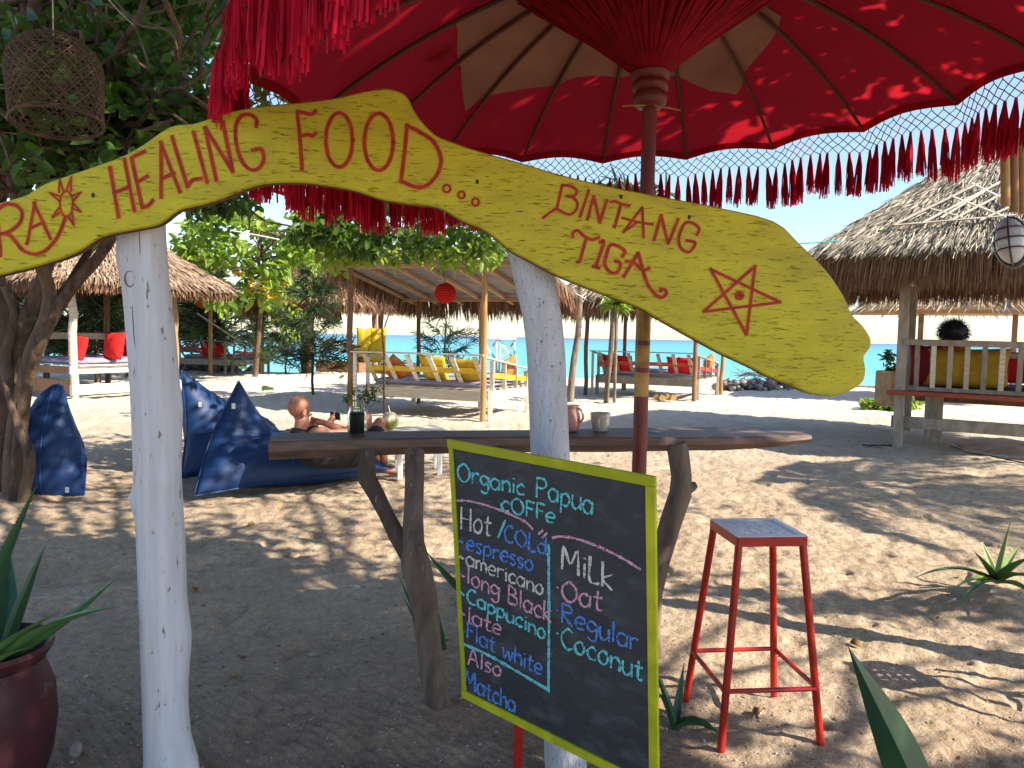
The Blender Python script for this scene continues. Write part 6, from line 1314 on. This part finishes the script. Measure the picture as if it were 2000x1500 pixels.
# ------------------------------------------------------------------ basket
def basket():
    c = at(108, 150, 4.3); s = 4.3/FPX; t = thing('basket', 'upturned woven bamboo basket hanging in the tree at upper left', 'basket', c)
    ax = np.array([-.10, .12, 1.]); ax /= np.linalg.norm(ax); d, p, q = frame_from(ax)
    prof = lambda v: (.245 if v < .55 else .245*math.sqrt(max(0, 1-((v-.55)/.47)**2)))*(1-.05*math.cos(v*3))
    Hh = .50; o = c-ax*.27
    def pt(v, th): r = prof(v); return o+ax*Hh*v+(p*math.cos(th)+q*math.sin(th))*r
    for k in range(16):
        v = .03+k*.058; m = MB(); m.tube([pt(v, a) for a in np.linspace(0, 2*math.pi, 37)], .0034, 4, cap=False); m.build('hoop', MT['wicker'], t)
    for k in range(30):
        for sg in (-1, 1):
            m = MB(); m.tube([pt(v, 2*math.pi*k/30+sg*v*1.9) for v in np.linspace(0, .98, 14)], .0032, 4, cap=False); m.build('weave_strip', MT['wicker'], t)
    m = MB(); m.tube([pt(0, a) for a in np.linspace(0, 2*math.pi, 41)], .0085, 6, cap=False); m.build('rim', MT['wicker'], t)
    m = MB(); m.tube([o+ax*Hh, o+ax*Hh+Z*.35], .004, 5); m.build('cord', MT['rope'], t)
basket()
# string above
m = MB(); m.tube([at(212, 0, 4.), at(235, 25, 4.), at(262, 50, 4.)], .003, 4); tag(m.build('string', MT['rope'], None, at(212, 0, 4.)), 'thin pale string tied across the branches above the basket', 'string')
m = MB(); m.tube([at(450, 450, 12), at(505, 460, 12), at(545, 468, 12)], .012, 5); tag(m.build('string', MT['white'], None, at(450, 450, 12)), 'pale blue line strung in front of the almond tree', 'string')
m = MB(); m.tube([at(1545, 477, 8), at(1590, 474, 9), at(1640, 470, 10.2)], .008, 5); tag(m.build('string', MT['teal'], None, at(1545, 477, 8)), 'thin green line running from the sign to the right thatched roof', 'string')

# ------------------------------------------------------------------ bulkhead lamp and post at right edge
def lamp():
    c = at(1975, 472, 2.9); t = thing('bulkhead_lamp', 'oval caged bulkhead lamp with black guard at the right edge', 'lamp', c)
    n = np.array([-.62, -.75, .1]); n /= np.linalg.norm(n); up = np.array([-.18, 0, 1.]); sd = np.cross(up, n); sd /= np.linalg.norm(sd); up = np.cross(n, sd)
    def E_(a, r, z): return c+sd*math.cos(a)*.052*r+up*math.sin(a)*.088*r+n*z
    V = []; m = MB(); rings = [(1, 0), (1, .02), (.93, .045), (.75, .062), (.45, .072), (.05, .075)]; k = 24
    for r, z in rings: V += [E_(2*math.pi*i/k, r, z) for i in range(k)]
    m.add(V, [(a*k+i, a*k+(i+1) % k, (a+1)*k+(i+1) % k, (a+1)*k+i) for a in range(5) for i in range(k)], .5); m.build('glass', MT['lampglass'], t, smooth='all')
    V = []; m = MB()
    for r, z in ((1.12, -.05), (1.16, -.01), (1.1, .004), (.95, .004)): V += [E_(2*math.pi*i/k, r, z) for i in range(k)]
    m.add(V, [(a*k+i, a*k+(i+1) % k, (a+1)*k+(i+1) % k, (a+1)*k+i) for a in range(3) for i in range(k)]+[tuple(range(k))], .5); m.build('housing', MT['black'], t)
    m = MB(); m.tube([E_(math.pi/2, 1.08, 0), E_(math.pi/2, 1.02, .05), E_(math.pi/2, .5, .082), c+n*.085, E_(-math.pi/2, .5, .082), E_(-math.pi/2, 1.02, .05), E_(-math.pi/2, 1.08, 0)], .0035, 6); m.build('guard', MT['black'], t)
    for f_ in (-.45, 0, .45):
        m = MB(); w = math.sqrt(1-f_*f_); pts = [c+up*.088*f_*1.0+sd*.055*w*x+n*z for x, z in ((-1.08, .0), (-1.0, .045), (-.6, .078), (0, .088), (.6, .078), (1.0, .045), (1.08, 0))]; m.tube(pts, .0028, 6); m.build('guard', MT['black'], t)
    pp = c-n*.10; q = thing('wooden_post', 'brown bamboo clad wooden post at the right edge above the caged lamp', 'post', np.array([2.85, 3.3, 0]))
    for k_ in range(5):
        m = MB(); x0 = 1962+k_*17; y1 = (403, 414, 418, 420, 420)[k_]; A = at(x0, 250, 3.05+.02*k_); B_ = at(x0+2, y1, 3.05+.02*k_); m.tube([B_, A], .0175, 10); m.build('bamboo_slat', MT['bamboo'], q)
    m = MB(); m.beam(np.array([2.85, 3.3, -.05]), np.array([2.85, 3.3, 2.9]), .12, .12); m.build('post', MT['wood_brown'], q)
    m = MB(); m.tube([pp+n*.05, np.array([2.85, 3.25, pp[2]])], .02, 8); m.build('bracket', MT['black'], t)
lamp()

# ------------------------------------------------------------------ aloes, pot, agave
def strap(mb, base, d, L, w, bend, n=9, var=.5, thick=.25, teeth=False):
    base = np.array(base, float); d = np.array(d, float); d /= np.linalg.norm(d); hor = np.array([d[0], d[1], 0]); hor = hor/(np.linalg.norm(hor)+1e-6); P = [base]; dd = d.copy()
    for k in range(n-1): dd = dd+(hor*.25-Z)*bend/n; dd /= np.linalg.norm(dd); P.append(P[-1]+dd*L/(n-1))
    P = np.array(P); T_ = np.gradient(P, axis=0); T_ /= np.linalg.norm(T_, axis=1)[:, None]; s = np.cross([0, 0, 1.], hor); V = []
    for k in range(n):
        u = k/(n-1); ww = w/2*(1-u**1.7)*(.82+.5*u*(1-u)*2)+.0008; up = np.cross(T_[k], s); up = up if up[2] > 0 or abs(up[2]) < .01 else -up
        V += [P[k]-s*ww+up*ww*.45, P[k]+up*ww*-.05, P[k]+s*ww+up*ww*.45, P[k]+s*ww*.55-up*ww*thick, P[k]-up*ww*thick*1.6, P[k]-s*ww*.55-up*ww*thick]
    F = [(k*6+j, k*6+(j+1) % 6, k*6+6+(j+1) % 6, k*6+6+j) for k in range(n-1) for j in range(6)]; mb.add(V, F, var)
    if teeth:
        for k in range(1, (n-1)*5):
            u = k/((n-1)*5); i = int(u*(n-1)); f_ = u*(n-1)-i
            for side_ in (0, 2):
                p = V[i*6+side_]*(1-f_)+V[(i+1)*6+side_]*f_; o_ = s*(-1 if side_ == 0 else 1)*.006; mb.add([p-T_[i]*.003, p+T_[i]*.003, p+o_+T_[i]*.003], [(0, 1, 2)], .9)
def aloe(name, label, base, spec, mat, cat='plant', pot=None, teeth=True):
    t = thing(name, label, cat, np.array(base)*np.array([1, 1, 0]))
    for (tip, L, w, bend) in spec:
        m = MB(); strap(m, base, tip, L, w, bend, 11, random.random(), teeth=teeth); m.build('leaf', MT[mat], t)
    return t
# potted aloe at left: leaves aimed through photographed tips
pc = at(-28, 1300, 2.25); pc = np.array([pc[0], pc[1], 0.])
pz = .52
def pot():
    t = thing('clay_pot', 'round dark red glazed clay pot at the lower left corner', 'pot', pc); m = MB()
    m.lathe([(0.000, .0), (0.112, 0), (0.140, .03), (0.177, .15), (0.191, .26), (0.186, .36), (0.163, .43), (0.153, .455), (0.172, .475), (0.186, .50), (0.182, .515), (0.167, .505), (0.153, .48), (0.140, .45), (0.000, .44)], pc, 40); m.build('bowl', MT['pot'], t)
    m = MB(); m.lathe([(.165, .462), (.0, .47)], pc, 24); m.build('soil', MT['soil'], t)
pot()
ta = thing('aloe_plant', 'potted aloe with long pointed green leaves at lower left', 'plant', pc+Z*.46)
for tip, Yt, w, bend, off in (((60, 955), 2.2, .060, .15, (-.04, -.03)), ((84, 1065), 2.35, .062, .12, (.04, .03)), ((232, 1132), 2.35, .058, -.35, (.06, 0)), ((218, 1160), 2.1, .05, .55, (.05, -.05)), ((-40, 1000), 2.3, .06, .2, (-.08, 0)), ((108, 1190), 1.95, .035, .2, (.03, -.08)), ((60, 1255), 1.95, .022, .3, (.06, -.10)), ((-90, 1150), 2.1, .06, .3, (-.08, -.03)), ((20, 1090), 2.55, .06, .1, (0, .08)), ((-60, 1050), 2.5, .06, .2, (-.05, .08))):
    tp = at(tip[0], tip[1], Yt); b0 = pc+Z*.47+[off[0], off[1], 0]; d = tp-b0; L = np.linalg.norm(d)*1.03; m = MB(); strap(m, b0, d/np.linalg.norm(d)+Z*bend*.45, L, w*1.3, bend, 12, random.random(), teeth=True); m.build('leaf', MT['aloe'], ta)
# agave at right front
ab = np.array([1.33, 2.02, .0]); tg = thing('agave_plant', 'big dark green agave spike rising at the lower right', 'plant', ab)
tp = at(1656, 1262, 2.1); b0 = at(1800, 1640, 2.0); m = MB(); strap(m, b0, tp-b0, np.linalg.norm(tp-b0), .32, .0, 16, .3, teeth=False, thick=.12); m.build('leaf', MT['aloe'], tg)
for d_, L in (((-.5, -.7, .55), .42), ((.5, -.7, .6), .45), ((.7, .1, .7), .40), ((.1, -.9, .9), .5)):
    m = MB(); strap(m, b0*np.array([1, 1, 0])+[0, 0, .02], d_, L, .12, .6, 10, random.random(), teeth=True); m.build('leaf', MT['aloe'], tg)
# small strap plant beside stool
bb = on(1318, 1412); bb[2] = fl(bb[0], bb[1])
tp_ = thing('aloe_plant', 'small dark aloe at the foot of the right table leg', 'plant', bb)
for tip, Yt, w, bend in (((1276, 1285), 2.85, .055, .25), ((1402, 1412), 2.75, .058, 1.1), ((1338, 1300), 2.95, .035, -.2), ((1290, 1350), 2.9, .04, .4)):
    tp = at(*tip, Yt); d = tp-bb; m = MB(); strap(m, bb+Z*.0, d/np.linalg.norm(d)+Z*max(0, bend)*.8, np.linalg.norm(d)*(1.15 if bend > .8 else 1.03), w, bend*1.6, 12, .3, teeth=False); m.build('leaf', MT['aloe'], tp_)
bb = on(845, 1270); bb[2] = fl(bb[0], bb[1])
tq = thing('aloe_plant', 'dark aloe half hidden behind the forked table leg', 'plant', bb)
for tip, Yt, w, bend in (((825, 1088), 3.3, .045, -.6), ((838, 1135), 3.35, .035, .1), ((785, 1120), 3.4, .04, .3), ((790, 1160), 3.4, .03, .2)):
    tp = at(*tip, Yt); b0 = bb+np.array([.05 if tip[0] > 820 else -.03, .02, 0])
    if tip[1] == 1088: b0 = at(905, 1160, 3.2)*1.0
    d = tp-b0; m = MB(); strap(m, b0, d, np.linalg.norm(d), w, bend*.5, 10, .4, teeth=False); m.build('leaf', MT['aloe'], tq)
# right aloe rosette
bb = on(1945, 1166); bb[2] = fl(bb[0], bb[1])+.0
tq = thing('aloe_plant', 'sunlit pale green aloe rosette on a dirt patch at right', 'plant', bb)
for tip, Y_, w, bend in (((1972, 1028), 4.35, .05, .05), ((1918, 1065), 4.5, .04, .1), ((1905, 1082), 4.2, .05, .2), ((1806, 1104), 4.2, .045, 1.0), ((1870, 1110), 4.4, .045, .6), ((1868, 1140), 4.0, .045, .6), ((2010, 1085), 4.1, .07, .5), ((2030, 1120), 3.9, .06, .8), ((2020, 1160), 3.9, .06, .6), ((1990, 1070), 4.6, .05, .2), ((1880, 1165), 3.95, .05, .8)):
    tp = at(*tip, Y_); d = tp-bb; m = MB(); strap(m, bb+Z*.02, d/np.linalg.norm(d)+Z*bend*.4, np.linalg.norm(d)*(1+.12*bend), w, bend*1.0, 12, random.random(), teeth=True); m.build('leaf', MT['aloe_light'], tq)

# ------------------------------------------------------------------ ground litter, rocks
def pebbles():
    n = 7500; X_ = RNG.uniform(-2.2, 2.6, n); Y_ = 2.1+RNG.random(n)**1.8*2.6; sz = .0025+.006*RNG.random(n)**3
    big = RNG.random(n) < .03; sz[big] *= 2.2
    keep = RNG.random(n) < np.clip(1.4-(Y_-2.1)*.5, .15, 1)*np.where(X_ > 1.1, .35, 1); X_, Y_, sz = X_[keep], Y_[keep], sz[keep]; n = len(X_)
    Zz = gh(X_, Y_)+sz*.3; o8 = np.array([[1, 0, 0], [0, 1, 0], [-1, 0, 0], [0, -1, 0], [0, 0, .7], [0, 0, -.7]])
    S_ = sz[:, None, None]*(1+RNG.uniform(-.4, .4, (n, 6, 1))); V = np.stack([X_, Y_, Zz], 1)[:, None, :]+o8[None]*S_; k = np.arange(n)[:, None]*6
    F = np.concatenate([k+np.array(f) for f in ([0, 1, 4], [1, 2, 4], [2, 3, 4], [3, 0, 4], [1, 0, 5], [2, 1, 5], [3, 2, 5], [0, 3, 5])], 0)
    tag(qmesh('coral_gravel', V.reshape(-1, 3), F, MT['pebble'], var=np.repeat(RNG.random(n), 6)), 'bits of coral and shell scattered over the near sand', kind='stuff')
    n = 900; X_ = RNG.uniform(-3, 7, n); Y_ = 2.2+RNG.random(n)**1.5*11; C = np.stack([X_, Y_, gh(X_, Y_)+.004], 1); D = RNG.normal(size=(n, 3)); D[:, 2] *= .08
    L = RNG.uniform(.012, .04, n); V, F = leaf_arrays(C, D, L, np.where(RNG.random(n) < .6, L*.12, L*.5)); tag(qmesh('dry_litter', V, F, MT['litter'], var=np.repeat(RNG.random(n), 6)), 'dry twigs and leaf crumbs strewn over the sand', kind='stuff')
pebbles()
for i, (px, py, lab) in enumerate(((564, 1086, 'curled pale fallen leaf between the bean bag and the forked leg'), (385, 1152, 'yellow fallen leaf just right of the left white post'), (462, 1332, 'small brown fallen leaf on the shaded sand near the post'), (1490, 1393, 'crumpled brown fallen leaf on the sand under the stool'), (498, 1028, 'dark fallen leaf on the sand below the big bean bag'), (1660, 1255, 'pale fallen leaf by the agave tip'))):
    g = on(px, py); g[2] = fl(g[0], g[1])+.012; V, F = leaf_arrays(np.array([g]), np.array([[random.gauss(0, 1), random.gauss(0, 1), .15]]), np.array([.065]), np.array([.042]), fold=.5, curl=.35)
    o = qmesh('fallen_leaf', V, F, MT['leaf_old'] if i == 1 else MT['litter'], None, g, var=np.full(6, .9)); so = o.modifiers.new('thick', 'SOLIDIFY'); so.thickness = .0012; tag(o, lab, 'leaf', 'fallen leaves on the sand')
g = on(148, 1475); m = MB(); m.ball([g[0], g[1], fl(g[0], g[1])+.015], (.03, .02, .03), 7, 5, (.3, .2, 1)); tag(m.build('stone', MT['pebble'], None, g, smooth=False), 'small pale stone beside the clay pot', 'stone')
# reef stones wall near water at right of sign tip and behind far left
def rocks(label, pts, n, r, spread):
    t = thing('stone_heap', label, 'rocks', pts[0]*np.array([1, 1, 0])); mb = MB()
    for _ in range(n):
        u = random.random()*(len(pts)-1); i = int(u); p = pts[i]*(1-(u-i))+pts[i+1]*(u-i); p = p+np.array([random.gauss(0, spread), random.gauss(0, spread), 0]); p[2] = fl(p[0], p[1])+random.uniform(0, .28); mb.ball(p, np.array([r, r*.8, r*.7])*random.uniform(.6, 1.4), 6, 4, (random.gauss(0, .4), random.gauss(0, .4), 1), var=random.random())
    o = mb.build('stones', MT['rock'], t, smooth=False); o['kind'] = 'stuff'
rocks('low bank of grey reef stones by the water right of the distant daybed', [on(1420, 762), on(1500, 760), on(1600, 757)], 260, .10, .25)
rocks('scattered pale stones on the shore behind the left shelters', [at(330, 715, 29.), at(480, 718, 28.5)], 160, .14, .3)
g = on(1480, 745); C = clusters([on(1470+i*18, 752)+[0, .3, .35] for i in range(5)], [(.4, .3, .12)]*5, 30); t = thing('dry_branches', 'tangle of dark driftwood twigs on the stone bank', 'driftwood', C[0]*np.array([1, 1, 0]))
m = MB()
for c in C[:90]: d = RNG.normal(size=3)*[.4, .3, .18]; m.tube([c, c+d*.5+RNG.normal(size=3)*.04, c+d], .008, 4)
m.build('twigs', MT['bark'], t)['kind'] = 'stuff'
m = MB(); m.beam(at(1560, 757, 25.5), at(1780, 760, 25.0), .2, .2); tag(m.build('driftwood_log', MT['bark_pale'], None, at(1560, 757, 25.5)), 'long driftwood beam lying along the shore behind the right pavilion', 'log')
# cycles
S.render.engine = 'CYCLES'; S.cycles.max_bounces = 7; S.cycles.transparent_max_bounces = 6; S.cycles.diffuse_bounces = 3; S.cycles.glossy_bounces = 3; S.cycles.transmission_bounces = 5
